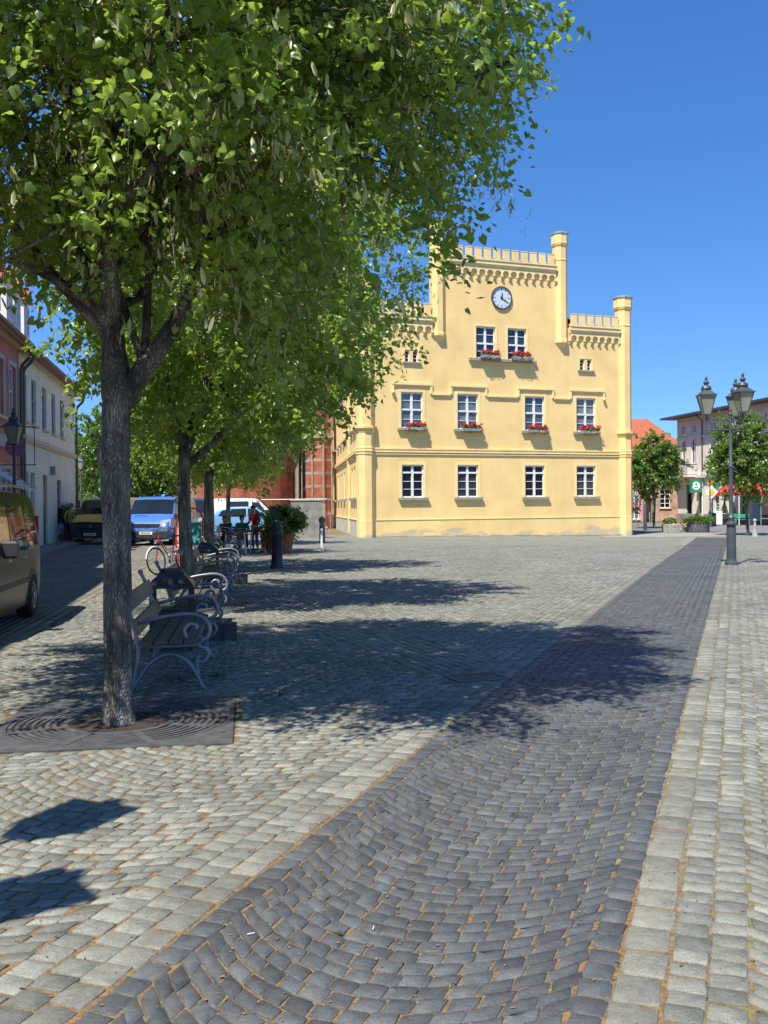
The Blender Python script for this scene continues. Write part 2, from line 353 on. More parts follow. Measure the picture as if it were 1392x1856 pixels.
strip('path_kerb_rows', [tuple(PO + PD * 42.2 - QD * 2.0), tuple(PO + PD * 54 - QD * 2.0)], [tuple(PO + PD * 42.2 - QD * 1.58), tuple(PO + PD * 54 - QD * 1.58)], .002, MATS['far_rows'])
# left street beyond the setts, its pavement with a raised kerb
def sl(y): return -2.75 - .137 * y
strip('street_surface', [(-30, YS - .2), (-36, 130)], [(sl(YS), YS - .2), (sl(130) - 4, 130)], .0, mat('far_street', (.23, .225, .195), .85, var=.12, vscale=2.5, detail=12, bump=.4, bscale=8))
fx = lambda y: -6.6 - .173 * y
k0 = strip('left_pavement', [(fx(8) - .4, 8), (fx(120) - .4, 120)], [(fx(8) + 1.05, 8), (fx(120) + 1.05, 120)], .11, mat('left_slabs', (.22, .215, .2), .85, var=.15, vscale=3, detail=10), n=60)
kb = MB()
for i in range(112):
    y = 8 + i; a, b = (fx(y) + 1.05, y), (fx(y + .98) + 1.05, y + .98)
    za, zb = G(*a), G(*b)
    kb.add([(a[0], a[1], za - .05), (a[0] + .14, a[1], za - .05), (a[0] + .14, a[1], za + .115), (a[0], a[1], za + .115), (b[0], b[1], zb - .05), (b[0] + .14, b[1], zb - .05), (b[0] + .14, b[1], zb + .115), (b[0], b[1], zb + .115)],
           [(0, 1, 2, 3), (7, 6, 5, 4), (1, 5, 6, 2), (2, 6, 7, 3), (0, 4, 5, 1), (3, 7, 4, 0)])
tag(kb.build('kerb', MATS['granite_edging'] if 'granite_edging' in MATS else SLAB), kind='structure')
# far right: pavement band, cross street and its markings
strip('far_pavement', [(12, 53.5), (60, 51)], [(12, 60), (60, 57)], .0, PAVE)
strip('cross_street', [(5, 60.5), (80, 56.5)], [(5, 92), (80, 82)], -.004, ASPH)
for yy, ln in ((64.5, 20), (74, 34)):
    strip('street_marking', [(22, yy), (22 + ln, yy - 1.5)], [(22, yy + .28), (22 + ln, yy - 1.22)], .004, mat('white_paint', (.75, .75, .72), .7, var=.1))
# fallen blossom and leaves lying on the setts: nobody could count them
n = 4200; x = rng.normal(-1.6, 2.4, n); y = rng.uniform(2.4, 14, n); a = rng.uniform(0, 6.28, n); sz = rng.uniform(.003, .009, n)
V = np.zeros((n, 4, 3)); 
for j, (u, v) in enumerate(((-1, -.45), (1, -.45), (1, .45), (-1, .45))):
    V[:, j, 0] = x + sz * (u * np.cos(a) - v * np.sin(a)); V[:, j, 1] = y + sz * (u * np.sin(a) + v * np.cos(a)); V[:, j, 2] = gz(x, y) + .004 + rng.uniform(0, .003, n)
tag(npmesh('fallen_blossom', V, np.arange(4 * n).reshape(-1, 4), mat('dry_blossom', (.30, .18, .08), .9, vscale=40, col2=(.15, .08, .03))), 'dry orange linden blossom scattered over the cobbles under the trees', 'fallen blossom', kind='stuff')

# ---------------------------------------------------------------- town hall
def stucco(name, col, stain=None, zfade=None):
    m = mat(name, col, .88, var=.05, vscale=.8, bump=.12, bscale=60, detail=10, spec=.2)
    if stain:
        nt = m.node_tree; N = nt.nodes; L = nt.links; b = N['Principled BSDF']; src = b.inputs['Base Color'].links[0].from_socket
        tc = N.new('ShaderNodeTexCoord'); sp = N.new('ShaderNodeSeparateXYZ'); L.new(tc.outputs['Object'], sp.inputs[0])
        n = N.new('ShaderNodeTexNoise'); n.inputs['Scale'].default_value = 1.1; n.inputs['Detail'].default_value = 9; n.inputs['Roughness'].default_value = .65
        mp = N.new('ShaderNodeMapping'); mp.inputs['Scale'].default_value = (.55, .55, 1.6); L.new(tc.outputs['Object'], mp.inputs[0]); L.new(mp.outputs[0], n.inputs[0])
        a = N.new('ShaderNodeMath'); a.operation = 'MULTIPLY_ADD'; a.inputs[1].default_value = -.34; L.new(sp.outputs[2], a.inputs[0]); L.new(n.outputs[0], a.inputs[2])
        r = N.new('ShaderNodeMapRange'); r.inputs[1].default_value = .42; r.inputs[2].default_value = .5; L.new(a.outputs[0], r.inputs[0])
        x = N.new('ShaderNodeMix'); x.data_type = 'RGBA'; x.inputs[7].default_value = (*stain, 1); L.new(src, x.inputs[6])
        q = N.new('ShaderNodeMath'); q.operation = 'MULTIPLY'; q.inputs[1].default_value = .75; L.new(r.outputs[0], q.inputs[0]); L.new(q.outputs[0], x.inputs[0])
        # weathering: faint vertical rain streaks and blotches of older paint
        m2 = N.new('ShaderNodeMapping'); m2.inputs['Scale'].default_value = (2.6, 2.6, .16); L.new(tc.outputs['Object'], m2.inputs[0]); n2 = N.new('ShaderNodeTexNoise'); n2.inputs['Scale'].default_value = 1.6; n2.inputs['Detail'].default_value = 9; L.new(m2.outputs[0], n2.inputs[0])
        n5 = N.new('ShaderNodeTexNoise'); n5.inputs['Scale'].default_value = .45; n5.inputs['Detail'].default_value = 6; L.new(tc.outputs['Object'], n5.inputs[0])
        r2 = N.new('ShaderNodeMapRange'); r2.inputs[1].default_value = .3; r2.inputs[2].default_value = .6; r2.inputs[3].default_value = .975; r2.inputs[4].default_value = 1.01; L.new(n2.outputs[0], r2.inputs[0])
        r5 = N.new('ShaderNodeMapRange'); r5.inputs[1].default_value = .35; r5.inputs[2].default_value = .65; r5.inputs[3].default_value = .94; r5.inputs[4].default_value = 1.03; L.new(n5.outputs[0], r5.inputs[0])
        mm_ = N.new('ShaderNodeMath'); mm_.operation = 'MULTIPLY'; L.new(r2.outputs[0], mm_.inputs[0]); L.new(r5.outputs[0], mm_.inputs[1])
        vv = N.new('ShaderNodeVectorMath'); vv.operation = 'SCALE'; L.new(x.outputs[2], vv.inputs[0]); L.new(mm_.outputs[0], vv.inputs['Scale']); L.new(vv.outputs[0], b.inputs['Base Color'])
    return m
YEL = stucco('yellow_stucco', (.86, .61, .265), stain=(.46, .41, .30))
YEL2 = mat('yellow_trim', (.87, .67, .33), .85, var=.05, vscale=1.5, bump=.08, bscale=60, spec=.2)
PLB = mat('old_plinth_render', (.62, .60, .52), .9, vscale=2.2, col2=(.42, .39, .3), detail=10)
WHT = mat('white_window_paint', (.78, .78, .76), .5, var=.05, vscale=8)
ZINC = mat('zinc_sheet', (.36, .38, .38), .45, var=.1, vscale=4, metal=.4)
SILL = mat('stone_sill', (.30, .29, .25), .8, var=.12, vscale=6)
GLD = glassy('dark_window_glass', (.008, .008, .01), spec=.25)
GLU = glassy('curtained_window_glass', (.10, .145, .17), rough=.08)
GLB = glassy('blue_window_glass', (.02, .035, .06))
TILE = None
def tiles(name, c1, c2, sc=(3.2, 3.0)):
    m = mat(name, c1, .8, vscale=4, col2=c2, detail=8)
    nt = m.node_tree; N = nt.nodes; L = nt.links; tc = N.new('ShaderNodeTexCoord'); w_ = N.new('ShaderNodeTexWave'); w_.bands_direction = 'Z'; w_.inputs['Scale'].default_value = 1.6; w_.inputs['Distortion'].default_value = .6; L.new(tc.outputs['Object'], w_.inputs[0])
    bp = N.new('ShaderNodeBump'); bp.inputs['Strength'].default_value = 1; bp.inputs['Distance'].default_value = .06; L.new(w_.outputs['Fac'], bp.inputs['Height']); L.new(bp.outputs[0], N['Principled BSDF'].inputs['Normal'])
    return m
def bricks(name, c1, c2, mortar, sc=4.0):
    m = bpy.data.materials.new(name); m.use_nodes = True; nt = m.node_tree; N = nt.nodes; L = nt.links; b = N['Principled BSDF']; b.inputs['Roughness'].default_value = .9; b.inputs['Specular IOR Level'].default_value = .2
    tc = N.new('ShaderNodeTexCoord'); sp = N.new('ShaderNodeSeparateXYZ'); L.new(tc.outputs['Object'], sp.inputs[0])
    ad = N.new('ShaderNodeMath'); L.new(sp.outputs[0], ad.inputs[0]); L.new(sp.outputs[1], ad.inputs[1]); cb = N.new('ShaderNodeCombineXYZ'); L.new(ad.outputs[0], cb.inputs[0]); L.new(sp.outputs[2], cb.inputs[1])
    br = N.new('ShaderNodeTexBrick'); br.inputs['Scale'].default_value = sc; br.inputs['Color1'].default_value = (*c1, 1); br.inputs['Color2'].default_value = (*c2, 1); br.inputs['Mortar'].default_value = (*mortar, 1)
    br.inputs['Mortar Size'].default_value = .025; br.inputs['Brick Width'].default_value = 1.0; br.inputs['Row Height'].default_value = .33; L.new(cb.outputs[0], br.inputs[0])
    n = N.new('ShaderNodeTexNoise'); n.inputs['Scale'].default_value = 1.3; n.inputs['Detail'].default_value = 10; L.new(tc.outputs['Object'], n.inputs[0])
    mr = N.new('ShaderNodeMapRange'); mr.inputs[1].default_value = .3; mr.inputs[2].default_value = .7; mr.inputs[3].default_value = .62; mr.inputs[4].default_value = 1.25; L.new(n.outputs[0], mr.inputs[0])
    vm = N.new('ShaderNodeVectorMath'); vm.operation = 'SCALE'; L.new(br.outputs[0], vm.inputs[0]); L.new(mr.outputs[0], vm.inputs['Scale']); L.new(vm.outputs[0], b.inputs['Base Color'])
    return m

HO = (-1.27, 50.5); HA = R(21.3); HL = 16.5
hall = thing('town_hall', 'yellow town hall with stepped battlement gable, round clock and corner turrets', 'town hall', (HO[0], HO[1], 0), HA)
gw = [(2.39, 2.02, 3.6, 3.71), (5.57, 2.02, 6.77, 3.71), (9.63, 2.02, 10.82, 3.71), (12.88, 2.02, 14.08, 3.71)]
uw = [(2.38, 5.62, 3.59, 7.48), (5.6, 5.62, 6.8, 7.48), (9.65, 5.62, 10.84, 7.48), (12.9, 5.62, 14.12, 7.48)]
tw = [(6.73, 9.42, 7.86, 11.12), (8.63, 9.42, 9.76, 11.12)]
sw = [(2.62, 9.05, 2.86, 9.64), (3.06, 9.05, 3.33, 9.64), (13.15, 9.05, 13.43, 9.66), (13.62, 9.05, 13.88, 9.66)]
UC0, UC1 = 4.25, 12.35
def inside(u, z): return z < 11.35 or (UC0 < u < UC1)
mb = MB(); wall_grid(mb, .5, HL - .5, .9, 14.6, gw + uw + tw + sw, .16, (inside, [UC0, UC1], [11.35]))
# back of the gable so that it has thickness
mb.box(UC0, .5, 11.3, UC1, .52, 14.6); mb.add([(UC0, 0, 11.35), (UC0, .5, 11.35), (UC0, .5, 14.6), (UC0, 0, 14.6)], [(0, 1, 2, 3)]); mb.add([(UC1, 0, 11.35), (UC1, .5, 11.35), (UC1, .5, 14.6), (UC1, 0, 14.6)], [(3, 2, 1, 0)])
mb.build('front_wall', YEL, hall)
mb = MB().box(.4, -.05, -.4, HL - .4, .3, .9); mb.build('plinth', YEL, hall)
mb = MB().box(.86, -.075, .86, HL - .86, -.052, .9); mb.build('plinth_moulding', YEL2, hall)
# a strip of broken edging at the foot
mb = MB(); rr = random.Random(4)
u = .9
while u < HL - 1:
    l = rr.uniform(.3, .9); mb.box(u, -.13 - rr.random() * .06, -.3, u + l, -.052, .03 + rr.random() * .05 - .2 * u / HL); u += l + .02
mb.build('foot_edging', SILL, hall)
# string course: three mouldings
for z0, z1, d in ((4.25, 4.31, .06), (4.36, 4.44, .09), (4.52, 4.6, .07)):
    MB().box(.83, -d, z0, HL - .83, .05, z1).build('string_course', YEL2, hall)
# hood mould
hm = MB(); hs = [(1.84, 4.12), (5.15, 7.33), (9.16, 11.44), (12.44, 14.72)]
D = .1
for a, b in hs:
    hm.box(a, -D, 7.86, b, .02, 7.98); hm.box(a - .003, -D + .05, 7.80, b + .003, .02, 7.862)
for (a, b), (c, d) in zip(hs, hs[1:]):
    hm.box(b - .12, -D * .8, 7.44, b, .02, 7.858); hm.box(c, -D * .8, 7.44, c + .12, .02, 7.858); hm.box(b - .003, -D, 7.38, c + .003, .02, 7.47)
for u_, s_ in ((1.84, 0), (14.6, 0)): hm.box(u_, -D * .8, 7.5, u_ + .12, .02, 7.858); hm.ball((u_ + .06, -.1, 7.46), .1)
hm.build('hood_mould', YEL2, hall)
# cornices, battlements and arched friezes
def battlement(a, b, zc, z_notch, z_top, per, wid, fz0, fz1, fper, name):
    MB().box(a, -.22, zc - .16, b, .3, zc).box(a + .01, -.14, zc - .3, b - .01, .3, zc - .162).build('cornice', YEL2, hall)
    MB().box(a, -.25, zc + .003, b, .3, zc + .04).build('cornice_flashing', ZINC, hall)
    p = MB().box(a, -.12, zc + .043, b, .0, z_notch)
    n = int(round((b - a) / per)); per = (b - a) / n
    for i in range(n):
        c = a + (i + .5) * per; p.box(c - wid / 2, -.121, z_notch - .01, c + wid / 2, -.001, z_top); p.box(c - wid / 2 - .012, -.135, z_top - .001, c + wid / 2 + .012, .012, z_top + .04)
        p.box(c + wid / 2 + .002, -.135, z_notch - .001, c + wid / 2 + per - wid - .002, .012, z_notch + .03) if i < n - 1 else 0
    p.build('battlement', YEL, hall)
    f = MB(); m = int(round((b - a - .05) / fper)); fper = (b - a - .05) / m; d = .13
    ztop = fz1; zsp = fz1 - .30; r = fper * .40
    for i in range(m):
        c = a + .025 + (i + .5) * fper; x0, x1 = c - fper / 2, c + fper / 2
        arc = [(c + r * math.cos(t), zsp + r * .95 * math.sin(t)) for t in [math.pi * k / 10 for k in range(11)]]
        out = [(x1, zsp)] + [(x1, ztop)] + [(x0, ztop)] + [(x0, zsp)]
        # spandrel as quads between the arch and the frame
        for k in range(10):
            (ax, az), (bx, bz) = arc[k], arc[k + 1]
            f.add([(ax, -d, az), (bx, -d, bz), (bx, -d, ztop), (ax, -d, ztop), (ax, .01, az), (bx, .01, bz)], [(0, 3, 2, 1), (0, 1, 5, 4)])
        f.add([(x0, -d, zsp), (c - r, -d, zsp), (c - r, -d, ztop), (x0, -d, ztop)], [(0, 1, 2, 3)]); f.add([(c + r, -d, zsp), (x1, -d, zsp), (x1, -d, ztop), (c + r, -d, ztop)], [(0, 1, 2, 3)])
    for i in range(m + 1):
        c = a + .025 + i * fper; h = fper - 2 * r
        f.box(c - h / 2, -d - .002, zsp - .1, c + h / 2, .01, zsp); f.box(c - h * .7, -d - .03, zsp - .14, c + h * .7, .01, zsp - .102)
        f.add([(c - h / 2, -d, zsp - .142), (c + h / 2, -d, zsp - .142), (c + h / 2, .01, zsp - .142), (c - h / 2, .01, zsp - .142), (c - h / 3, -.04, fz0), (c + h / 3, -.04, fz0), (c + h / 3, .01, fz0), (c - h / 3, .01, fz0)], [(0, 1, 2, 3), (0, 4, 5, 1), (1, 5, 6, 2), (3, 7, 4, 0), (4, 7, 6, 5)])
    f.build('arched_frieze', YEL2, hall)
battlement(4.9, 11.6, 14.6, 14.78, 15.28, .545, .36, 13.66, 14.29, .465, 'c')
battlement(12.45, 15.7, 11.38, 11.58, 12.1, .53, .35, 10.46, 11.07, .45, 'r')
battlement(.88, 4.15, 11.38, 11.58, 12.1, .53, .35, 10.46, 11.07, .45, 'l')
def turret(u, z0, ztop, w_, pend, zring):
    o8 = R(22.5); t = MB(); r = w_ / 2 / math.cos(o8); c = (u, .14)
    prof = []
    if pend: prof = [(.02, z0), (.10, z0 + .05), (r * .98, z0 + .42), (r * 1.12, z0 + .46), (r * 1.12, z0 + .6), (r, z0 + .64)]
    else: prof = [(r * 1.02, -.4), (r * 1.02, .88), (r, .9), (r, 4.22), (r * 1.08, 4.25), (r * 1.08, 4.31), (r * 1.02, 4.33), (r * 1.02, 4.36), (r * 1.14, 4.39), (r * 1.14, 4.44), (r, 4.48), (r * 1.08, 4.53), (r * 1.08, 4.6), (r, 4.62), (r, 5.32), (r * 1.1, 5.4), (r * 1.1, 5.46), (r * 1.32, 5.56), (r * 1.32, 5.66), (r * .97, 5.68)]
    r2 = r * (.97 if not pend else 1)
    prof += [(r2, zring), (r2 * 1.06, zring + .02), (r2 * 1.06, zring + .08), (r2, zring + .1), (r2, ztop - .78), (r2 * 1.12, ztop - .72), (r2 * 1.22, ztop - .6), (r2 * 1.22, ztop - .56), (r2 * 1.16, ztop - .54), (r2 * 1.16, ztop - .08)]
    t.lathe(prof, 8, c, o8); o = t.build('turret', YEL, hall)
    cp = MB().lathe([(r2 * 1.28, ztop - .079), (r2 * 1.28, ztop - .02), (r2 * .9, ztop + .06), (.05, ztop + .08)], 8, c, o8).build('turret_cap', ZINC, o)
turret(4.54, 10.03, 16.55, .72, True, 15.0); turret(11.98, 10.03, 16.55, .74, True, 15.0)
turret(.42, 0, 13.3, .86, False, 11.62); turret(HL - .42, 0, 13.3, .86, False, 11.62)
def window(parent, u0, z0, u1, z1, glass, y, cross=.62, bars=(), name='window', M=None, sill=None, surround=None):
    """casement window standing in a reveal; parts: frame, glass, sill"""
    f = MB(M); t = .055; yf = y - .05
    f.box(u0, yf, z0, u0 + t, y, z1).box(u1 - t, yf, z0, u1, y, z1).box(u0 + t, yf, z1 - t, u1 - t, y, z1).box(u0 + t, yf, z0, u1 - t, y, z0 + t * 1.3)
    cm = (u0 + u1) / 2; zc = z0 + (z1 - z0) * cross
    f.box(cm - .06, yf - .02, z0 + t * 1.3, cm + .06, y, z1 - t); f.box(u0 + t, yf - .035, zc - .045, cm - .06, y, zc + .045); f.box(cm + .06, yf - .035, zc - .045, u1 - t, y, zc + .045)
    for q in bars:
        zz = z0 + (z1 - z0) * q; f.box(u0 + t, yf + .012, zz - .014, cm - .06, y, zz + .014).box(cm + .06, yf + .012, zz - .014, u1 - t, y, zz + .014)
    fr = f.build(name, WHT, parent)
    MB(M).add([(u0, y + .003, z0), (u1, y + .003, z0), (u1, y + .003, z1), (u0, y + .003, z1)], [(0, 1, 2, 3)]).build('pane', glass, fr)
    if sill: MB(M).box(u0 - sill[0], -sill[1], z0 - .13, u1 + sill[0], .06, z0 - .002).build('sill', SILL, fr)
    if surround:
        w_ = surround; sb = MB(M)
        sb.box(u0 - w_, -.022, z0, u0 - .02, .01, z1 + w_).box(u1 + .02, -.022, z0, u1 + w_, .01, z1 + w_).box(u0 - .02, -.022, z1 + .02, u1 + .02, .01, z1 + w_)
        sb.build('surround', YEL2, fr)
    return fr
CURTG = [GLD, mat('net_curtain_window', (.05, .05, .055), .12, vscale=3, col2=(.008, .008, .01), stretch=(9, 9, .25), spec=.3), GLD, mat('part_drawn_curtain', (.09, .085, .08), .15, vscale=2, col2=(.01, .01, .012), stretch=(7, 7, .2), spec=.3)]
CURTU = [GLU, mat('upper_curtain_a', (.17, .2, .21), .12, vscale=2.2, col2=(.07, .10, .12), spec=.6), glassy('upper_curtain_b', (.07, .105, .13), .07), mat('upper_curtain_c', (.2, .21, .2), .15, vscale=1.7, col2=(.09, .12, .14), spec=.6)]
for i, h in enumerate(gw): window(hall, *h, CURTG[i], .14, .77, (.26, .5), sill=(.22, .16), surround=.14)
for i, h in enumerate(uw): window(hall, *h, CURTU[i], .14, .52, (.25, .78), sill=(.24, .16), surround=.14)
for h in tw: window(hall, *h, GLB, .14, .48, (.24, .76), surround=.12)
MB().box(6.27, -.16, 9.28, 10.32, .06, 9.418).build('attic_sill', SILL, hall)
for h in sw:
    fr = MB(); a, z0, b, z1 = h; t = .035
    fr.box(a, .08, z0, a + t, .12, z1).box(b - t, .08, z0, b, .12, z1).box(a + t, .08, z1 - t, b - t, .12, z1).box(a + t, .08, z0, b - t, .12, z0 + t)
    for q in (.35, .67): fr.box(a + t, .09, z0 + (z1 - z0) * q - .012, b - t, .12, z0 + (z1 - z0) * q + .012)
    o = fr.build('small_window', WHT, hall); MB().add([(a, .123, z0), (b, .123, z0), (b, .123, z1), (a, .123, z1)], [(0, 1, 2, 3)]).build('pane', GLD, o)
for a, b in ((2.45, 3.5), (12.98, 14.05)):
    o = MB().box(a, -.1, 8.97, b, .03, 9.048).build('small_sill', SILL, hall)
    MB().box(a + .03, -.02, 9.05, a + .15, .01, 9.78).box(b - .15, -.02, 9.05, b - .03, .01, 9.78).box(a + .15, -.02, 9.68, b - .15, .01, 9.78).build('small_surround', YEL2, hall)
# clock
ck = MB().lathe([(.6, -.02), (.62, .0), (.62, .09), (.56, .1), (.56, .05)], 40, cap=False)
clk = ck.build('clock', mat('dark_iron', (.05, .055, .065), .5, var=.1), hall, 'auto'); clk.location = (8.25, 0, 12.72); clk.rotation_euler = (R(90), 0, 0)
MB().lathe([(.57, .045), (.57, .048)], 40).build('clock_face', mat('enamel_white', (.56, .64, .70), .4, var=.03), clk)
mat('black_paint', (.015, .015, .018), .5)
for i in range(12):
    a = R(30 * i); l = .1 if i % 3 else .15
    MB(Matrix.Rotation(a, 4, 'Z')).box(-.014, .52 - l, .05, .014, .52, .056).build('hour_mark', MATS['black_paint'], clk)
def hand(ang, L_, w_, z):
    m_ = MB(Matrix.Rotation(-ang, 4, 'Z')); m_.prism([(-w_, -.1), (w_, -.1), (w_ * .8, L_ * .8), (0, L_), (-w_ * .8, L_ * .8)], z, z + .012); m_.build('clock_hand', MATS['black_paint'], clk)
hand(R(9), .3, .032, .058); hand(R(122), .46, .024, .072)
# side wall along the alley
SW = math.atan2(.964, .267); SLn = 30.0
MS = Matrix.Translation((.12, .25, 0)) @ Matrix.Rotation(SW - math.pi, 4, 'Z') @ Matrix.Translation((-SLn, 0, 0))   # local: u runs from the far end to the corner, -y outward
def su(d): return SLn - d
cols = [1.6, 3.4, 5.3, 9.2, 12.4, 15.6, 18.8, 22, 25.4]
lo = [(su(c) - .55, 2.05, su(c) + .55, 3.75) for c in cols]; up = [(su(c) - .55, 5.7, su(c) + .55, 7.5) for c in cols]
mb = MB(MS); wall_grid(mb, 0, SLn, .9, 9.7, lo + up, .16); mb.build('side_wall', YEL, hall)
MB(MS).box(0, -.04, -.4, SLn - .1, .3, .9).build('side_plinth', PLB, hall); MB(MS).box(0, -.07, .86, SLn - .1, .3, .905).build('side_plinth_cap', YEL2, hall)
for h in lo: window(hall, *h, GLD, .14, .77, (.26, .5), M=MS, sill=(.2, .16))
for h in up: window(hall, *h, GLU, .14, .52, (.25, .78), M=MS, sill=(.2, .16))
for z0, z1, d in ((4.25, 4.31, .08), (4.36, 4.44, .14), (4.52, 4.6, .1)): MB(MS).box(0, -d, z0, SLn - .3, .05, z1).build('string_course', YEL2, hall)
MB(MS).box(su(7.5) - .3, -.12, 0, su(7.5) + .3, .02, 9.7).build('buttress', YEL, hall)
MB(MS).box(0, -.45, 9.702, SLn - .3, .3, 9.95).build('eaves', YEL2, hall)
mm = MB(MS); mm.box(.3, -.03, 9.4, 29.2, .01, 9.701)
for i in range(40): mm.box(.3 + i * .72, -.42, 9.3, .3 + i * .72 + .3, .01, 9.7)
mm.build('eaves_brackets', YEL2, hall)
rf = MB(); far = (SLn * .267, SLn * .964)
rz0, rzr = 9.96, 14.2
for s_, (e0, e1) in enumerate(((.0, 8.25), (16.5, 8.25))):
    rf.add([(e0 + (-.3 if s_ == 0 else .3), .5, rz0), (e1, .5, rzr), (e1 + far[0], .5 + far[1], rzr), (e0 + (-.3 if s_ == 0 else .3) + far[0], .5 + far[1], rz0)], [(0, 3, 2, 1) if s_ == 0 else (0, 1, 2, 3)])
rf.build('roof', tiles('red_roof_tiles', (.42, .105, .055), (.24, .06, .04)), hall)
MB().box(.3, .3, 0, .301, .302, .01)
bk = MB(); bk.box(HL - .35, .5, -.4, HL - .3, 24, 9.9); bk.build('far_side_wall', YEL, hall)
MB().tube([(3.9, 2, 12.0), (3.9, 2, 15.3)], .02, 5).build('antenna', MATS['dark_iron'], hall)
# flower boxes hang on the sills: things of their own
RED = mat('geranium_red', (.75, .02, .015), .6, vscale=30, col2=(.42, .01, .012)); GRN = mat('plant_green', (.07, .15, .03), .6, vscale=25, col2=(.03, .07, .012))
BOXM = mat('grey_planter', (.30, .31, .31), .6, var=.12, vscale=6)
def tuft(rg, c, ext, n, size):
    V = np.zeros((n, 4, 3)); p = rg.uniform(-1, 1, (n, 3)); p /= np.maximum(1, np.linalg.norm(p, axis=1, keepdims=True)) ; p = p * ext + c
    a = rg.normal(size=(n, 3)); a /= np.linalg.norm(a, axis=1, keepdims=True); b = np.cross(a, rg.normal(size=(n, 3))); b /= np.linalg.norm(b, axis=1, keepdims=True)
    s = size * rg.uniform(.6, 1.2, (n, 1)); V[:, 0] = p - a * s; V[:, 1] = p + b * s * .6; V[:, 2] = p + a * s; V[:, 3] = p - b * s * .6
    return V
lab = ['geranium box under the first upper window from the left corner', 'geranium box under the second upper window from the left', 'geranium box under the third upper window from the left', 'geranium box under the upper window nearest the right corner',
       'geranium box under the left attic window below the clock', 'geranium box under the right attic window below the clock']
FM = Matrix.Translation((HO[0], HO[1], 0)) @ Matrix.Rotation(HA, 4, 'Z')
for i, (a, z0, b, z1) in enumerate(uw + tw):
    c = (a + b) / 2 + (.08 if i < 4 else .14); hw = .56; z = z0 - (.12 if i < 4 else .0)
    if i >= 4: z = z0 + .002
    L0 = FM @ Vector((c, -.2, z)); fb = thing('flower_box', lab[i] + ', full of red flowers', 'flower box', L0, HA, 'flower boxes on the town hall front')
    MB().box(-hw, -.2, .0, hw, .01, .15, .01).build('box', BOXM, fb)
    for x_ in (-hw, hw - .04): MB().box(x_, -.16, -.02, x_ + .04, .18, -.001).build('bracket', MATS['dark_iron'], fb)
    rg = np.random.default_rng(40 + i)
    g_ = np.concatenate([tuft(rg, np.array([0, -.08, .22]), np.array([.62, .14, .12]), 420, .045), tuft(rg, np.array([0, -.17, .1]), np.array([.6, .06, .22]), 160, .035)])
    npmesh('leaves', g_, np.arange(len(g_) * 4).reshape(-1, 4), GRN, fb)
    bl = []
    for k in range(24 + rg.integers(8)):
        q = np.array([rg.uniform(-.6, .6), rg.uniform(-.2, .0), rg.uniform(.22, .42) if k > 3 else rg.uniform(-.05, .2)]); bl.append(tuft(rg, q, np.array([.085, .07, .065]), 30, .038))
    bl = np.concatenate(bl); npmesh('blossoms', bl, np.arange(len(bl) * 4).reshape(-1, 4), RED, fb)

# ---------------------------------------------------------------- trees
def bark_mat(name, a, b):
    m = mat(name, a, .92, vscale=9, col2=b, stretch=(1, 1, .16), detail=12, spec=.15)
    nt = m.node_tree; N = nt.nodes; L = nt.links; bs = N['Principled BSDF']; src = bs.inputs['Base Color'].links[0].from_socket
    tc = N.new('ShaderNodeTexCoord'); mp = N.new('ShaderNodeMapping'); mp.inputs['Scale'].default_value = (1, 1, .24); L.new(tc.outputs['Object'], mp.inputs[0])
    nn = N.new('ShaderNodeTexNoise'); nn.inputs['Scale'].default_value = 7; L.new(mp.outputs[0], nn.inputs[0])
    va = N.new('ShaderNodeVectorMath'); va.operation = 'MULTIPLY_ADD'; va.inputs[1].default_value = (.35, .35, .35); L.new(nn.outputs['Color'], va.inputs[0]); L.new(mp.outputs[0], va.inputs[2])
    vo = N.new('ShaderNodeTexVoronoi'); vo.feature = 'DISTANCE_TO_EDGE'; vo.inputs['Scale'].default_value = 46; L.new(va.outputs[0], vo.inputs[0])
    r = N.new('ShaderNodeMapRange'); r.inputs[1].default_value = 0; r.inputs[2].default_value = .22; r.inputs[3].default_value = .62; r.inputs[4].default_value = 1.06; L.new(vo.outputs[0], r.inputs[0])
    n3 = N.new('ShaderNodeTexNoise'); n3.inputs['Scale'].default_value = 2.6; n3.inputs['Detail'].default_value = 8; L.new(tc.outputs['Object'], n3.inputs[0])
    r3 = N.new('ShaderNodeMapRange'); r3.inputs[1].default_value = .4; r3.inputs[2].default_value = .62; r3.inputs[3].default_value = .6; r3.inputs[4].default_value = 1.35; L.new(n3.outputs[0], r3.inputs[0])
    mu = N.new('ShaderNodeMath'); mu.operation = 'MULTIPLY'; L.new(r.outputs[0], mu.inputs[0]); L.new(r3.outputs[0], mu.inputs[1])
    vm = N.new('ShaderNodeVectorMath'); vm.operation = 'SCALE'; L.new(src, vm.inputs[0]); L.new(mu.outputs[0], vm.inputs['Scale']); L.new(vm.outputs[0], bs.inputs['Base Color'])
    bp = N.new('ShaderNodeBump'); bp.inputs['Strength'].default_value = 1; bp.inputs['Distance'].default_value = .03; L.new(r.outputs[0], bp.inputs['Height']); L.new(bp.outputs[0], bs.inputs['Normal'])
    return m
BARK = bark_mat('linden_bark', (.36, .33, .27), (.085, .078, .066))
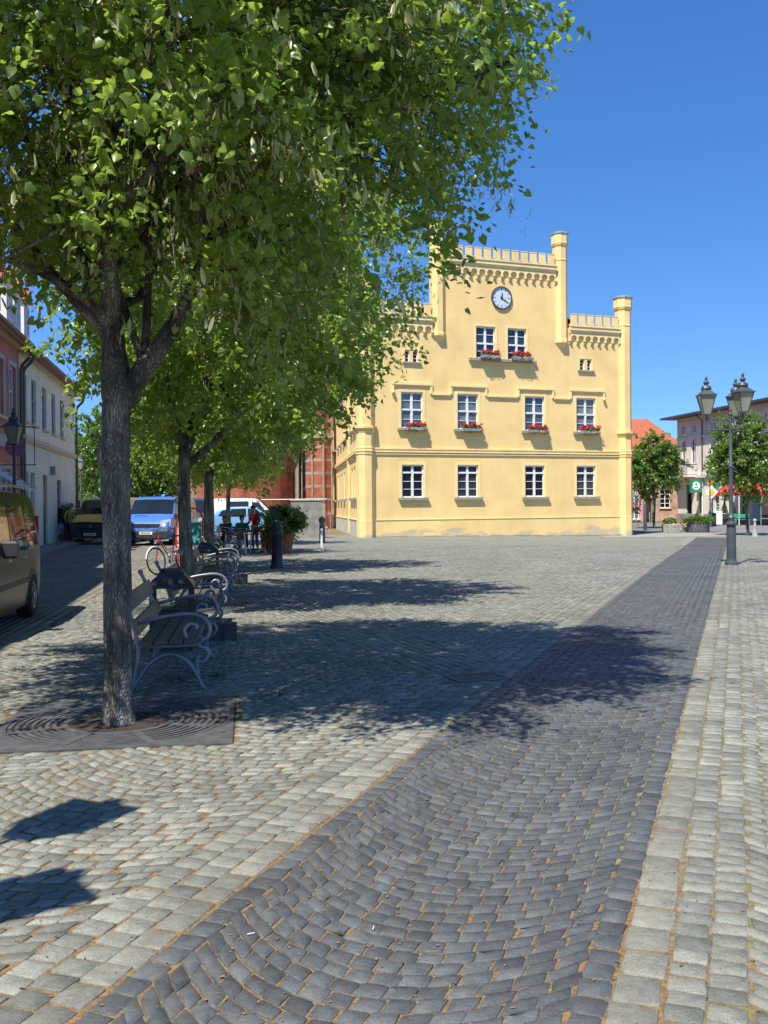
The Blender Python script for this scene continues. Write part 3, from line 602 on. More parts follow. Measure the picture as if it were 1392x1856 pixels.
def leaf_mat(name, dark, light, tr=.43, tcol=(.47, .68, .08)):
    m = bpy.data.materials.new(name); m.use_nodes = True; nt = m.node_tree; N = nt.nodes; L = nt.links; b = N['Principled BSDF']; out = N['Material Output']
    at_ = N.new('ShaderNodeAttribute'); at_.attribute_name = 'rnd'
    r = N.new('ShaderNodeValToRGB'); r.color_ramp.elements[0].color = (*dark, 1); r.color_ramp.elements[1].color = (*light, 1); L.new(at_.outputs['Fac'], r.inputs[0]); L.new(r.outputs[0], b.inputs['Base Color'])
    b.inputs['Roughness'].default_value = .36; b.inputs['Specular IOR Level'].default_value = .6
    t = N.new('ShaderNodeBsdfTranslucent'); t.inputs[0].default_value = (*tcol, 1)
    x = N.new('ShaderNodeMixShader'); x.inputs[0].default_value = tr; L.new(b.outputs[0], x.inputs[1]); L.new(t.outputs[0], x.inputs[2]); L.new(x.outputs[0], out.inputs['Surface'])
    return m
LEAF = leaf_mat('linden_leaf', (.06, .115, .015), (.26, .35, .052))
LEAF2 = leaf_mat('bright_leaf', (.06, .13, .018), (.14, .24, .035), .4, (.26, .42, .03))
LEAF3 = leaf_mat('dark_leaf', (.018, .045, .012), (.05, .09, .02), .2)
BRACT = leaf_mat('linden_bract', (.32, .36, .16), (.5, .5, .27), .5, (.55, .6, .22))
FLOW = mat('linden_flower', (.45, .33, .14), .8, vscale=30, col2=(.3, .2, .07))
def lump(d, ph):
    return (np.sin(d[:, 0] * 3.1 + ph) * np.sin(d[:, 1] * 3.7 + ph * 2.1) + .7 * np.sin(d[:, 2] * 5.3 + d[:, 0] * 4.1 + ph * 1.7) * np.sin(d[:, 1] * 6.1 + ph * .6) + .5 * np.sin(d[:, 0] * 9.7 + d[:, 2] * 8.3 + ph) * np.sin(d[:, 1] * 8.9 + ph * 3))
def crown_sprays(rg, n, c, Rv, inner=.35, ph=0., amp=.16, squash=1.0, extra=None):
    """spray origins and directions filling an uneven ellipsoid shell"""
    d = rg.normal(size=(n * 2, 3)); d /= np.linalg.norm(d, axis=1, keepdims=True)
    u = rg.uniform(0, 1, len(d)); r = (inner ** 2.2 + (1 - inner ** 2.2) * u) ** (1 / 2.2)
    k = 1 + amp * lump(d, ph)
    p = d * r[:, None] * k[:, None]
    # gaps: drop sprays where a 3-d noise is low
    q = p * Rv; g = np.sin(q[:, 0] * 2.3 + ph) * np.sin(q[:, 1] * 2.6 + 1.3 * ph) * np.sin(q[:, 2] * 3.0 + .7 * ph) + .35 * np.sin(q[:, 0] * 5.1 + q[:, 2] * 4.3) * np.sin(q[:, 1] * 4.7)
    keep = g > -.2; p, d = p[keep][:n], d[keep][:n]
    return p * Rv + c, d
def leaves(rg, O, Dn, nl, size, length=(.45, .85), spread=.08, droop=.22, shape=0):
    ns = len(O); dirv = Dn * [1, 1, .55] + rg.normal(0, .42, (ns, 3)); dirv /= np.linalg.norm(dirv, axis=1, keepdims=True)
    ln = rg.uniform(*length, ns); t = rg.uniform(0, 1, (ns, nl))
    P = O[:, None] + dirv[:, None] * (t * ln[:, None])[..., None] + rg.normal(0, spread, (ns, nl, 3)) * (.55 + .45 * t[..., None])
    P[..., 2] -= droop * t * t * rg.uniform(.5, 1.2, (ns, 1))
    n = ns * nl; P = P.reshape(n, 3); out = np.repeat(Dn, nl, 0); sd = np.repeat(dirv, nl, 0)
    nrm = np.array([0, 0, 1.0]) + out * .55 + rg.normal(0, .75, (n, 3)); nrm /= np.linalg.norm(nrm, axis=1, keepdims=True)
    ax = sd * .5 + rg.normal(0, .6, (n, 3)) + [0, 0, -.55]
    if shape == 1: ax = rg.normal(0, .28, (n, 3)) + [0, 0, -1]; 
    ax -= nrm * (ax * nrm).sum(1, keepdims=True) if shape == 0 else 0; ax /= np.linalg.norm(ax, axis=1, keepdims=True)
    if shape == 1: nrm = np.cross(ax, rg.normal(size=(n, 3))); nrm /= np.linalg.norm(nrm, axis=1, keepdims=True)
    sx = np.cross(nrm, ax); s = size * rg.uniform(.5, 1.25, (n, 1))
    if shape == 0: pts = [(.06, 0, .02), (-.06, .30, -.05), (.28, .50, -.14), (.72, .30, -.14), (1.12, 0, -.16), (.72, -.30, -.14), (.28, -.50, -.14), (-.06, -.30, -.05), (.5, 0, .03)]
    else: pts = [(0, 0, 0), (.25, .11, 0), (.75, .14, .08), (1, 0, .18), (.75, -.14, .08), (.25, -.11, 0)]
    V = np.stack([P + s * (ax * a + sx * b + nrm * c) for a, b, c in pts], 1)
    nv = len(pts); idx = (np.arange(n) * nv)[:, None]; qs = [[0, 1, 2, 3], [0, 3, 4, 5]] if shape else [[0, 8, 2, 1], [8, 4, 3, 2], [8, 6, 5, 4], [0, 7, 6, 8]]
    F = np.stack([idx + q for q in qs], 1).reshape(-1, 4)
    spr = np.repeat(np.clip(rg.normal(.45, .18, ns), 0, 1), nl); rn = np.clip(spr + rg.normal(0, .18, n), 0, 1)
    return V.reshape(-1, 3), F, np.repeat(rn, nv)
def twigs(mb, rg, O, Dn, c, step=1, r=.008):
    c = np.asarray(c)
    for o, d in zip(O[::step], Dn[::step]):
        a = o + (c - o) * rg.uniform(.25, .45) - [0, 0, .15]; m_ = (a + o) / 2 + rg.normal(0, .07, 3); e = o + d * .5
        mb.tube([a, m_, o, e], [r, r * .8, r * .6, r * .35], 4, False)
def limb(rg, a, b, r0, r1, bend=.12, n=6):
    a, b = Vector(a), Vector(b); L_ = (b - a).length; pts = []; o = Vector(rg.normal(0, 1, 3)); 
    for i in range(n + 1):
        t = i / n; pts.append(a.lerp(b, t) + o * math.sin(math.pi * t) * bend * L_ * .4 + Vector(rg.normal(0, .018, 3)) * (1 if 0 < i < n else 0))
    return pts, [r0 + (r1 - r0) * i / n for i in range(n + 1)]
def crown_limbs(mb, rg, base_pts, c, Rv, n, r0=.045):
    """secondary limbs from points on the main stems towards the crown shell"""
    for i in range(n):
        b0, rb = base_pts[rg.integers(len(base_pts))]
        d = rg.normal(size=3); d[2] = abs(d[2]) * .8 + .05; d /= np.linalg.norm(d); e = np.asarray(c) + d * Rv * rg.uniform(.6, .85)
        if e[2] < b0[2] + .2: e[2] = b0[2] + .2 + rg.random() * .5
        p, rr = limb(rg, b0, e, min(rb * .75, r0 * rg.uniform(.7, 1.3)), .008, .22); mb.tube(p, rr, 6, False)
        for k in range(3):
            q = p[rg.integers(2, len(p) - 1)]; d2 = rg.normal(size=3); d2[2] = abs(d2[2]) * .5; d2 /= np.linalg.norm(d2)
            p2, r2 = limb(rg, q, Vector(q) + Vector(d2) * rg.uniform(.7, 1.4), .014, .005, .25, 4); mb.tube(p2, r2, 5, False)
# --- the near linden: stem and limbs traced in place
XR1 = ([-100, 60, 100, 200, 300, 400, 450, 500, 540, 580, 620], [975, 1015, 1000, 965, 935, 880, 865, 800, 715, 630, 560])
XR2 = ([300, 500, 600, 640, 680, 720, 760, 800, 850, 900], [820, 800, 760, 700, 680, 645, 590, 560, 520, 470])
def pixel(P): return 696 + 1800 * P[:, 0] / P[:, 1] - (917 - (917 - 1800 * (P[:, 2] - 1.6) / P[:, 1])) * .0094, 917 - 1800 * (P[:, 2] - 1.6) / P[:, 1]
def outside(P, tab, slack=0):
    px, py = pixel(P); return px > np.interp(py, *tab) + slack
def linden_near():
    x0, y0 = TREES[0]; base = Vector((x0, y0, 0)); t = thing('linden_tree', 'nearest linden with the thick forked trunk standing in a round iron grate', 'tree', base, 0, 'lindens in a row along the square')
    rg = np.random.default_rng(11); mb = MB(Matrix.Translation(-base))
    def L3(pts, dy=0): return [at(a, b, y0 + dy + (e[0] if e else 0)) for a, b, *e in pts]
    stem = L3([(217, 1345), (216, 1318), (215, 1290), (214, 1200), (213, 1100), (212, 1000), (211, 930), (209, 870), (206, 835), (207, 810), (209, 780), (211, 740), (212, 705), (209, 670), (205, 620), (201, 560), (196, 480), (190, 400), (184, 300), (180, 180), (178, 50), (176, -90), (174, -220)])
    rad = [.165, .138, .118, .108, .106, .106, .108, .114, .122, .117, .110, .108, .114, .10, .088, .078, .07, .064, .058, .052, .044, .036, .02]
    fine = []; fr = []
    for i in range(len(stem) - 1):
        for k in range(3): fine.append(stem[i].lerp(stem[i + 1], k / 3) + Vector(rg.normal(0, .003, 3))); fr.append((rad[i] + (rad[i + 1] - rad[i]) * k / 3) * rg.uniform(.97, 1.03))
    mb.tube(fine, fr, 18)
    # knot on the left side and the collar of the fork
    for (px, py, dx, r) in ((194, 822, -.0, .06), (206, 660, .0, .085), (226, 700, 0, .07)):
        c = at(px, py, y0 - .03); mb.ball(tuple(c), (r, r, r * 1.25), 10, 8)
    bp = [(stem[i], rad[i]) for i in range(14, 22)]
    def br(pts, r0, r1, dy=0):
        p = L3(pts, dy); n = len(p); rr = [r0 + (r1 - r0) * i / (n - 1) for i in range(n)]; f = []; g = []
        for i in range(n - 1):
            for k in range(3): f.append(p[i].lerp(p[i + 1], k / 3) + Vector(rg.normal(0, .004, 3))); g.append((rr[i] + (rr[i + 1] - rr[i]) * k / 3) * rg.uniform(.95, 1.05))
        f.append(p[-1]); g.append(r1); mb.tube(f, g, 12); bp.extend([(p[i], rr[i]) for i in range(2, n)])
    br([(218, 735), (238, 700), (262, 668), (295, 622, .05), (325, 575, .1), (350, 525, .1), (368, 480, .12), (383, 430, .15), (395, 370, .2), (412, 290, .3), (440, 190, .3), (480, 80, .3), (520, -40, .3)], .085, .03)
    br([(338, 555, .1), (372, 510, .3), (420, 485, .6), (480, 455, .9), (560, 420, 1.2), (640, 400, 1.4)], .045, .018)
    br([(200, 600), (180, 565, -.1), (150, 540, -.2), (118, 520, -.3), (70, 492, -.5), (10, 470, -.7)], .045, .02)
    br([(196, 530), (165, 490, .1), (130, 440, .2), (95, 380, .3), (70, 300, .4), (40, 200, .5)], .045, .02)
    br([(190, 420), (230, 360, -.4), (300, 280, -1.0), (400, 180, -1.6)], .04, .02)
    br([(400, 350, .2), (480, 300, .1), (600, 240, 0), (720, 200, -.1), (840, 150, 0), (930, 110, .1)], .035, .012)
    br([(390, 400, .2), (460, 380, .6), (600, 370, 1.0), (720, 330, 1.3), (820, 290, 1.5)], .035, .012)
    c = np.array([x0 + .1, y0 + .1, 5.75]); Rv = np.array([3.2, 2.75, 2.6])
    crown_limbs(mb, rg, bp, c, Rv, 26)
    O, Dn = crown_sprays(rg, 1800, c, Rv, .42, 1.3, .17)
    # outlying sprays along the lower right, as the photo shows them
    ex = [(690, 585, 7.2), (740, 600, 7.0), (650, 570, 7.4), (600, 575, 7.3), (560, 540, 7.1), (520, 560, 6.9), (830, 430, 7.2), (790, 470, 7.4), (760, 520, 7.8), (700, 520, 7.6), (640, 540, 7.9), (940, 300, 7.1), (960, 250, 7.2), (985, 110, 7.4), (1000, 70, 7.2), (900, 330, 7.6), (960, 180, 7.0),
          (60, 545, 7.8), (100, 520, 7.5), (20, 520, 7.2), (450, 560, 7.6), (480, 600, 8.0), (860, 380, 7.3), (420, 520, 6.6), (380, 560, 8.2), (300, 520, 8.4), (990, 220, 7.3), (975, 150, 7.6)]
    E = np.array([tuple(at(a, b, d)) for a, b, d in ex]); E = np.concatenate([E, E + rg.normal(0, .16, E.shape), E + rg.normal(0, .2, E.shape)]); ED = E - c; ED /= np.linalg.norm(ED, axis=1, keepdims=True); E = E - ED * .35
    O = np.concatenate([O, E]); Dn = np.concatenate([Dn, ED])
    k = ~((O[:, 2] < 3.25) & (np.hypot(O[:, 0] - c[0], O[:, 1] - c[1]) < 1.1)); O, Dn = O[k], Dn[k]
    px = 696 + 1800 * (O[:, 0] + Dn[:, 0] * .3) / (O[:, 1]); py = 917 - 1800 * (O[:, 2] - .1 - 1.6) / O[:, 1]   # the low side towards the square is open: bare limbs
    k = ~((px > 120) & (px < 400) & (py > 440) & (O[:, 1] < y0 + .7)) & ~((px > 150) & (px < 330) & (py > 330) & (O[:, 1] < y0)) & ~((px < 165) & (py > 545)) & ~((px > 600) & (px < 900) & (py > 425 + (860 - px) * .5)); O, Dn = O[k], Dn[k]
    Q = O + Dn * .35 - [0, 0, .15]; qx, qy = pixel(Q); k = ~outside(O + Dn * .5 - [0, 0, .05], XR1, -4) & ~((qx < 130) & (qy > 535) & (qy < 2000)); O, Dn = O[k], Dn[k]
    twigs(mb, rg, O, Dn, c, 1, .006)
    tr = mb.build('trunk', BARK, t, True)
    V, F, rn = leaves(rg, O, Dn, 64, .058); V -= np.array(base)
    npmesh('crown', V, F, LEAF, t, rn)
    k = rg.random(len(O)) < .75
    V, F, rn = leaves(rg, O[k] - [0, 0, .05], Dn[k], 15, .085, shape=1); V -= np.array(base); npmesh('bracts', V, F, BRACT, t, rn)
    P = V.reshape(-1, 6, 3)[:, 3]; sel = rg.random(len(P)) < .7; P = P[sel]; n = len(P); q = []
    for kk in range(3):
        p = P + rg.normal(0, .014, (n, 3)) - [0, 0, .012]; a = rg.normal(size=(n, 3)); a /= np.linalg.norm(a, axis=1, keepdims=True); b = np.cross(a, rg.normal(size=(n, 3))); b /= np.linalg.norm(b, axis=1, keepdims=True); s = .008
        q.append(np.stack([p - a * s, p + b * s, p + a * s, p - b * s], 1))
    q = np.concatenate(q); npmesh('blossom', q, np.arange(len(q) * 4).reshape(-1, 4), FLOW, t)
    return t
linden_near()
def make_tree(name, label, cat, loc, group, seed, th, c, Rv, ns, nl, size, leafm, trunk_r=.11, bark=BARK, inner=.4, bracts=0, limbs=22, fork=None, length=(.45, .85), amp=.16, cull=None):
    t = thing(name, label, cat, loc, 0, group); rg = np.random.default_rng(seed); mb = MB(); c = np.array(c, float); Rv = np.array(Rv, float)
    fk = fork or th; p = []; r = []
    for i in range(19):
        z = -.1 + (fk + .1) * i / 18; p.append(Vector((.04 * math.sin(z * 1.3 + seed), .03 * math.cos(z * 1.7 + seed), z))); r.append(trunk_r * (1.22 if i == 0 else 1.08 if i == 1 else 1 - .012 * i) * rg.uniform(.97, 1.03))
    mb.tube(p, r, 14); top = p[-1]; bp = []
    for k in range(4):
        a = seed + k * 1.6; e = c + np.array([math.cos(a) * Rv[0] * (.55 if k else .1), math.sin(a) * Rv[1] * (.55 if k else .1), Rv[2] * (.35 if k else .85)])
        q, rr = limb(rg, top - Vector((0, 0, .12 * k)), e, trunk_r * (.8 if k == 0 else .5), .02, .15, 8); mb.tube(q, rr, 10, False); bp += [(q[i], rr[i]) for i in range(2, 8)]
    crown_limbs(mb, rg, bp, c, Rv, limbs)
    O, Dn = crown_sprays(rg, ns, c, Rv, inner, seed * .9, amp)
    if cull:
        X, Y_, Z = O[:, 0] + loc[0] + Dn[:, 0] * .45, O[:, 1] + loc[1], O[:, 2] + loc[2]; k = ~cull(X, Y_, Z); O, Dn = O[k], Dn[k]
    twigs(mb, rg, O, Dn, c, 2)
    mb.build('trunk', bark, t, True)
    V, F, rn = leaves(rg, O, Dn, nl, size, length); npmesh('crown', V, F, leafm, t, rn)
    if bracts: V, F, rn = leaves(rg, O, Dn, bracts, .085, shape=1); npmesh('bracts', V, F, BRACT, t, rn)
    return t
x, y = TREES[1]; gr = 'lindens in a row along the square'
t2 = make_tree('linden_tree', 'second linden of the row, its trunk right behind the second bench', 'tree', (x, y, 0), gr, 21, 2.6, (.62, .0, 5.3), (2.95, 2.6, 2.5), 1050, 46, .08, LEAF, .118, bracts=6, cull=lambda x, y, z: ((x < -4.75) & (z < 5.3)) | outside(np.stack([x + .1, y, z - .1], 1), XR2))
x, y = TREES[2]
t3 = make_tree('linden_tree', 'third linden of the row with a knotty trunk, beside the white van', 'tree', (x + .05, y, G(x, y)), gr, 34, 2.5, (.3, 0, 5.1), (3.1, 2.5, 2.45), 950, 42, .09, LEAF, .125, bracts=5, cull=lambda x, y, z: ((x < -6.5) & (z < 5.8)) | outside(np.stack([x + .1, y, z - .1], 1), XR2))
for i, lb in ((3, 'fourth linden of the row, hidden behind the third trunk, shading the red brick apse'), (4, 'farthest linden of the row, standing before the church')):
    x, y = TREES[i]; dup(t3, (x + (-.25 if i == 3 else .2), y, G(x, y)), R(180 if i == 3 else 10), lb, (.84, .84, .93))
# trees across the square on the right
gr = 'young round trees by the cross street'
x, y = 19.35, 72.0
u1 = make_tree('street_tree', 'young round tree close to the right corner of the town hall', 'tree', (19.6, 72, G(19.6, 72)), gr, 5, 1.9, (0, 0, 4.6), (1.85, 1.8, 2.3), 560, 28, .13, LEAF2, .09, inner=.2, limbs=16, length=(.3, .8), amp=.22)
u2 = dup(u1, (19.75, 54.0, G(19.75, 54)), R(130), 'larger young tree behind the triple lantern, left of the red awning', (1.02, 1.02, .98))
# trees at the end of the left street
gr = 'trees at the end of the street'
b1 = make_tree('park_tree', 'bright green park tree right of the cream house, behind the small street lamp', 'tree', (-23.5, 88, 0), gr, 8, 2.2, (0, 0, 5.6), (4.6, 4.6, 4.4), 750, 26, .26, LEAF2, .22, inner=.3, limbs=12, length=(.8, 1.5))
dup(b1, (-21.0, 78, 0), R(80), 'tall airy park tree beside the nearest trunk, against the sky', (.62, .62, .95))
dup(b1, (-16.5, 90, 0), R(200), 'bright park tree seen above the blue van', (1.05, 1.05, .85))
dup(b1, (-12.0, 92, 0), R(300), 'park tree seen between the first two linden trunks', (1.0, 1.0, .8))
d1 = make_tree('dark_park_tree', 'dark conifer above the blue van roof between the linden trunks', 'tree', (-14.2, 80, 0), gr, 14, 1.0, (0, 0, 3.8), (2.9, 2.9, 3.6), 520, 24, .22, LEAF3, .18, inner=.3, limbs=8, length=(.6, 1.1))
dup(d1, (-27.5, 92, 0), R(90), 'dark bush beyond the left street lamp at the street end', (1.0, 1.0, .7))
dup(d1, (-9.4, 86, 0), R(40), 'dark bushy tree left of the brick apse', (1.0, 1.0, .9))
dup(b1, (-5.8, 112, 0), R(140), 'big park tree rising behind the church apse', (1.3, 1.3, 1.2))
dup(b1, (-32, 110, 0), R(10), 'farthest park tree beyond the corner of the cream house', (1.4, 1.4, .9))
# tree grates
IRON = mat('cast_iron', (.085, .087, .088), .6, var=.15, vscale=9, bump=.15, bscale=60)
SOIL = mat('tree_pit_soil', (.05, .035, .022), .95, vscale=14, col2=(.02, .014, .01), bump=.8, bscale=30)
def grate(i, label):
    x, y = TREES[i]; t = thing('tree_grate', label, 'tree grate', (x, y, G(x, y)), R(7.8), 'iron grates round the lindens')
    MB().box(-.86, -.86, -.12, .86, .86, -.0035).build('soil', SOIL, t)
    m_ = MB(); n = 72
    def ring(r0, r1, sq0=False):
        vs = []; fs = []
        for j in range(n):
            a = 2 * math.pi * j / n; ca, sa = math.cos(a), math.sin(a)
            k = .85 / max(abs(ca), abs(sa)) if sq0 else r1
            for rr_, z in ((r0, .004), (k, .004), (k, -.03), (r0, -.03)): vs.append((rr_ * ca, rr_ * sa, z))
        for j in range(n):
            b = (j + 1) % n
            for e in range(4): fs.append((j * 4 + e, b * 4 + e, b * 4 + (e + 1) % 4, j * 4 + (e + 1) % 4))
        m_.add(vs, fs)
    ring(.37, .42)
    r = .45
    while r < .77: ring(r, r + .028); r += .052
    ring(.8, .85, True)
    for k in range(8):
        m_.M = Matrix.Rotation(R(22.5 + 45 * k), 4, 'Z'); m_.box(.4, -.03, -.028, .83, .03, .0065)
    m_.M = Matrix.Identity(4); m_.build('grate', IRON, t)
grate(0, 'ringed iron grate round the nearest linden trunk, half in shade'); grate(1, 'iron grate round the second linden, beyond the second bench')
grate(2, 'iron grate round the third linden of the row')

# ---------------------------------------------------------------- left houses
CREAM = mat('cream_render', (.78, .74, .58), .9, var=.06, vscale=1.2, bump=.1, bscale=50, detail=10)
TRIM = mat('sand_trim', (.66, .55, .36), .85, var=.06, vscale=2)
PINK = mat('salmon_render', (.56, .20, .16), .9, var=.07, vscale=1.2, detail=10)
GREYW = mat('pale_grey_render', (.46, .46, .44), .9, var=.06, vscale=1.5)
REDT = tiles('orange_roof_tiles', (.46, .12, .055), (.3, .075, .035)); DKT = tiles('dark_red_tiles', (.28, .06, .04), (.17, .04, .03))
COPPER = mat('brown_gutter', (.13, .10, .085), .45, var=.12, vscale=5, metal=.5)
CURT = glassy('pale_window_glass', (.16, .18, .2), rough=.12)
def simple_window(p, u0, z0, u1, z1, y=.14, frame=WHT, glass=None, bars=(.55,), sill=True, sur=None, M=None, name='window', mull=True):
    f = MB(M); t = .06
    f.box(u0, y - .05, z0, u0 + t, y, z1).box(u1 - t, y - .05, z0, u1, y, z1).box(u0 + t, y - .05, z1 - t, u1 - t, y, z1).box(u0 + t, y - .05, z0, u1 - t, y, z0 + t)
    cm = (u0 + u1) / 2
    if mull: f.box(cm - .035, y - .055, z0 + t, cm + .035, y, z1 - t)
    for q in bars:
        zz = z0 + (z1 - z0) * q; f.box(u0 + t, y - .052, zz - .025, u1 - t, y - .003, zz + .025)
    o = f.build(name, frame, p); MB(M).add([(u0, y + .003, z0), (u1, y + .003, z0), (u1, y + .003, z1), (u0, y + .003, z1)], [(0, 1, 2, 3)]).build('pane', glass or CURT, o)
    if sill: MB(M).box(u0 - .1, -.12, z0 - .1, u1 + .1, .06, z0 - .002).build('sill', TRIM, o)
    if sur:
        MB(M).box(u0 - .16, -.03, z0, u0 - .01, .01, z1 + .16).box(u1 + .01, -.03, z0, u1 + .16, .01, z1 + .16).box(u0 - .01, -.03, z1 + .01, u1 + .01, .01, z1 + .16).build('surround', sur, o)
    return o
LA = R(99.8); SN, CS = math.sin(LA), math.cos(LA)
def lpos(Y, z=0): return (-6.6 - .173 * Y, Y, z)
def gable_roof(p, L_, D_, ze, rise, m, over=.4, name='roof', eave=True):
    b = MB(); t = .12
    for s in (0, 1):
        y0, z0 = (-over, ze - over * rise / (D_ / 2)) if s == 0 else (D_ + over, ze - over * rise / (D_ / 2)); y1, z1 = D_ / 2, ze + rise
        b.add([(0, y0, z0), (L_, y0, z0), (L_, y1, z1), (0, y1, z1), (0, y0, z0 - t), (L_, y0, z0 - t), (L_, y1, z1 - t), (0, y1, z1 - t)], [(0, 1, 2, 3) if s == 0 else (3, 2, 1, 0), (4, 7, 6, 5) if s == 0 else (5, 6, 7, 4), (0, 4, 5, 1), (0, 3, 7, 4), (1, 5, 6, 2)])
    return b.build(name, m, p)
def row_house(name, label, Y0, Y1, zt, wallm, wins, low, D_=9, roofm=None, zbase=.12):
    L_ = (Y1 - Y0) / abs(SN) ; t = thing(name, label, 'house', lpos(Y0), LA)
    mb = MB(); wall_grid(mb, 0, L_, -.1, zt, wins + [l[:4] for l in low], .14)
    mb.add([(0, 0, -.1), (0, D_, -.1), (0, D_, zt), (0, D_ / 2, zt + 3.6), (0, 0, zt)], [(0, 4, 3, 2, 1)]); mb.add([(L_, 0, -.1), (L_, D_, -.1), (L_, D_, zt), (L_, D_ / 2, zt + 3.6), (L_, 0, zt)], [(0, 1, 2, 3, 4)]); mb.add([(0, D_, -.1), (L_, D_, -.1), (L_, D_, zt), (0, D_, zt)], [(3, 2, 1, 0)])
    mb.build('wall', wallm, t)
    gable_roof(t, L_, D_, zt + .13, 3.6, roofm or REDT, .42)
    MB().box(-.0, -.36, zt - .16, L_, -.002, zt - .02).box(.02, -.22, zt - .3, L_ - .02, -.002, zt - .162).build('eaves_cornice', TRIM, t)
    g = [(.05 + (L_ - .1) * i / 6, -.47, zt - .12) for i in range(7)]; MB().tube(g, .075, 8).build('gutter', COPPER, t)
    return t, L_
# cream house
def U(Y, Y0): return (Y - Y0) / abs(SN)
Y0 = 34.2
up = [(U(y, Y0) - .5, 4.75, U(y, Y0) + .5, 6.4) for y in (35.05, 37, 39.3, 41.6, 43.9)]
low = [(U(35.2, Y0) - .6, .35, U(35.2, Y0) + .6, 2.95), (U(36.6, Y0) - .45, .2, U(36.6, Y0) + .45, 2.95), (U(39.3, Y0) - .5, .15, U(39.3, Y0) + .5, 2.95), (U(42.6, Y0) - .3, .6, U(42.6, Y0) + .9, 2.85)]
ch, L_ = row_house('cream_house', 'cream two storey house with sandy string course and red dormers at the street corner', Y0, 48.0, 7.3, CREAM, up, low)
for h in up: simple_window(ch, *h, frame=mat('grey_green_frame', (.30, .33, .33), .6))
simple_window(ch, *low[0], frame=mat('pale_blue_frame', (.5, .6, .7), .6), bars=(.75,)); simple_window(ch, *low[1], frame=MATS['pale_blue_frame'], bars=(.75,), sill=False, name='shop_door'); simple_window(ch, *low[3], frame=MATS['grey_green_frame'])
a, b, c, d = low[2]; dr = MB().box(a, .08, b, c, .13, d).build('house_door', mat('dark_door', (.04, .045, .05), .5), ch)
MB().box(a + .15, .065, 1.2, c - .15, .078, 2.5).build('door_panel', GLD, dr); MB().ball((c - .12, .05, 1.15), .04).build('handle', ZINC, dr)
for k in range(2): MB().box(a - .2, -.35 - .3 * (1 - k), -.1, c + .2, -.001, .02 + .13 * k).build('doorstep', SILL, ch)
MB().tube([(a - .1, -.7, .9), (a - 1.3, -.7, .55)], .02, 6).tube([(a - .1, -.7, .1), (a - .1, -.7, .9)], .02, 6).tube([(a - 1.3, -.7, .1), (a - 1.3, -.7, .55)], .02, 6).build('handrail', MATS['dark_iron'], ch)
MB().box(0, -.09, 3.98, L_, .0, 4.05).box(0, -.13, 4.051, L_, .0, 4.2).build('string_course', TRIM, ch)
MB().box(U(40.6, Y0), -.18, 3.0, U(40.6, Y0) + .3, -.002, 3.35).build('alarm_box', mat('grey_plastic', (.3, .3, .32), .5), ch)
def downpipe(p, u, z, side=1):
    MB().tube([(u, -.47, z - .12), (u, -.47, z - .35), (u, -.4, z - .55), (u, -.16, z - .8), (u, -.1, z - 1.0), (u, -.1, z - 3.5), (u, -.1, .1)], .06, 8).build('downpipe', COPPER, p)
downpipe(ch, L_ - .15, 7.3); downpipe(ch, .25, 7.3)
def dormer(p, u, ze, w_=1.0, roofm=REDT, name='dormer'):
    z0 = ze + .45; y0 = .15; m_ = MB().box(u, y0, z0 - .3, u + w_, 2.6, z0 + 1.45); o = m_.build(name, WHT, p)
    MB().add([(u - .12, y0 - .15, z0 + 1.452), (u + w_ + .12, y0 - .15, z0 + 1.452), (u + w_ + .12, 3.0, z0 + 1.5), (u - .12, 3.0, z0 + 1.5), (u + w_ / 2, y0 - .15, z0 + 1.95), (u + w_ / 2, 3.0, z0 + 1.98)], [(0, 1, 4), (1, 2, 5, 4), (3, 0, 4, 5), (0, 3, 2, 1)]).build('dormer_roof', roofm, o)
    simple_window(o, u + .16, z0 + .15, u + w_ - .16, z0 + 1.3, y=y0 - .004, sill=False, name='dormer_window')
dormer(ch, .15, 7.3); dormer(ch, 1.9, 7.3, .95); 
for k in range(2): MB().tube([(5.2 + k * 4, .1, 7.65), (6.8 + k * 4, .1, 7.65)], .012, 4).tube([(5.2 + k * 4, .1, 7.8), (6.8 + k * 4, .1, 7.8)], .012, 4).tube([(5.2 + k * 4, .1, 7.3), (5.2 + k * 4, .1, 7.85)], .012, 4).tube([(6.8 + k * 4, .1, 7.3), (6.8 + k * 4, .1, 7.85)], .012, 4).build('snow_guard', MATS['dark_iron'], ch)
# pink house
Y0 = 22.0
up = [(U(y, Y0) - .55, 4.55, U(y, Y0) + .55, 6.35) for y in (24, 26.4, 28.8, 31.0, 33.0)]
low = [(U(y, Y0) - .9, .7, U(y, Y0) + .9, 2.9) for y in (24.5, 28, 31.6)]
ph, L_ = row_house('pink_house', 'salmon pink house with pale window surrounds beside the cream house', Y0, 34.19, 7.35, PINK, up, low)
for h in up: simple_window(ph, *h, sur=GREYW)
for h in low: simple_window(ph, *h, sur=GREYW, bars=(.75,))
MB().box(0, -.12, 3.55, L_, .0, 3.95).build('fascia_band', GREYW, ph); dormer(ph, L_ - 1.2, 7.35, .95); dormer(ph, L_ - 3.2, 7.35, .95); downpipe(ph, L_ - .2, 7.35)
# taller house further towards the camera, it throws the long shadow across the street
Y0 = 4.0
up = [(U(y, Y0) - .55, z, U(y, Y0) + .55, z + 1.7) for y in (6, 8.6, 11.2, 13.8, 16.4, 19) for z in (1.0, 4.2, 7.2)]
th_, L_ = row_house('corner_house', 'tall pale grey house with three storeys nearest on the left street side', Y0, 21.6, 9.3, GREYW, up, [])
for h in up: simple_window(th_, *h)
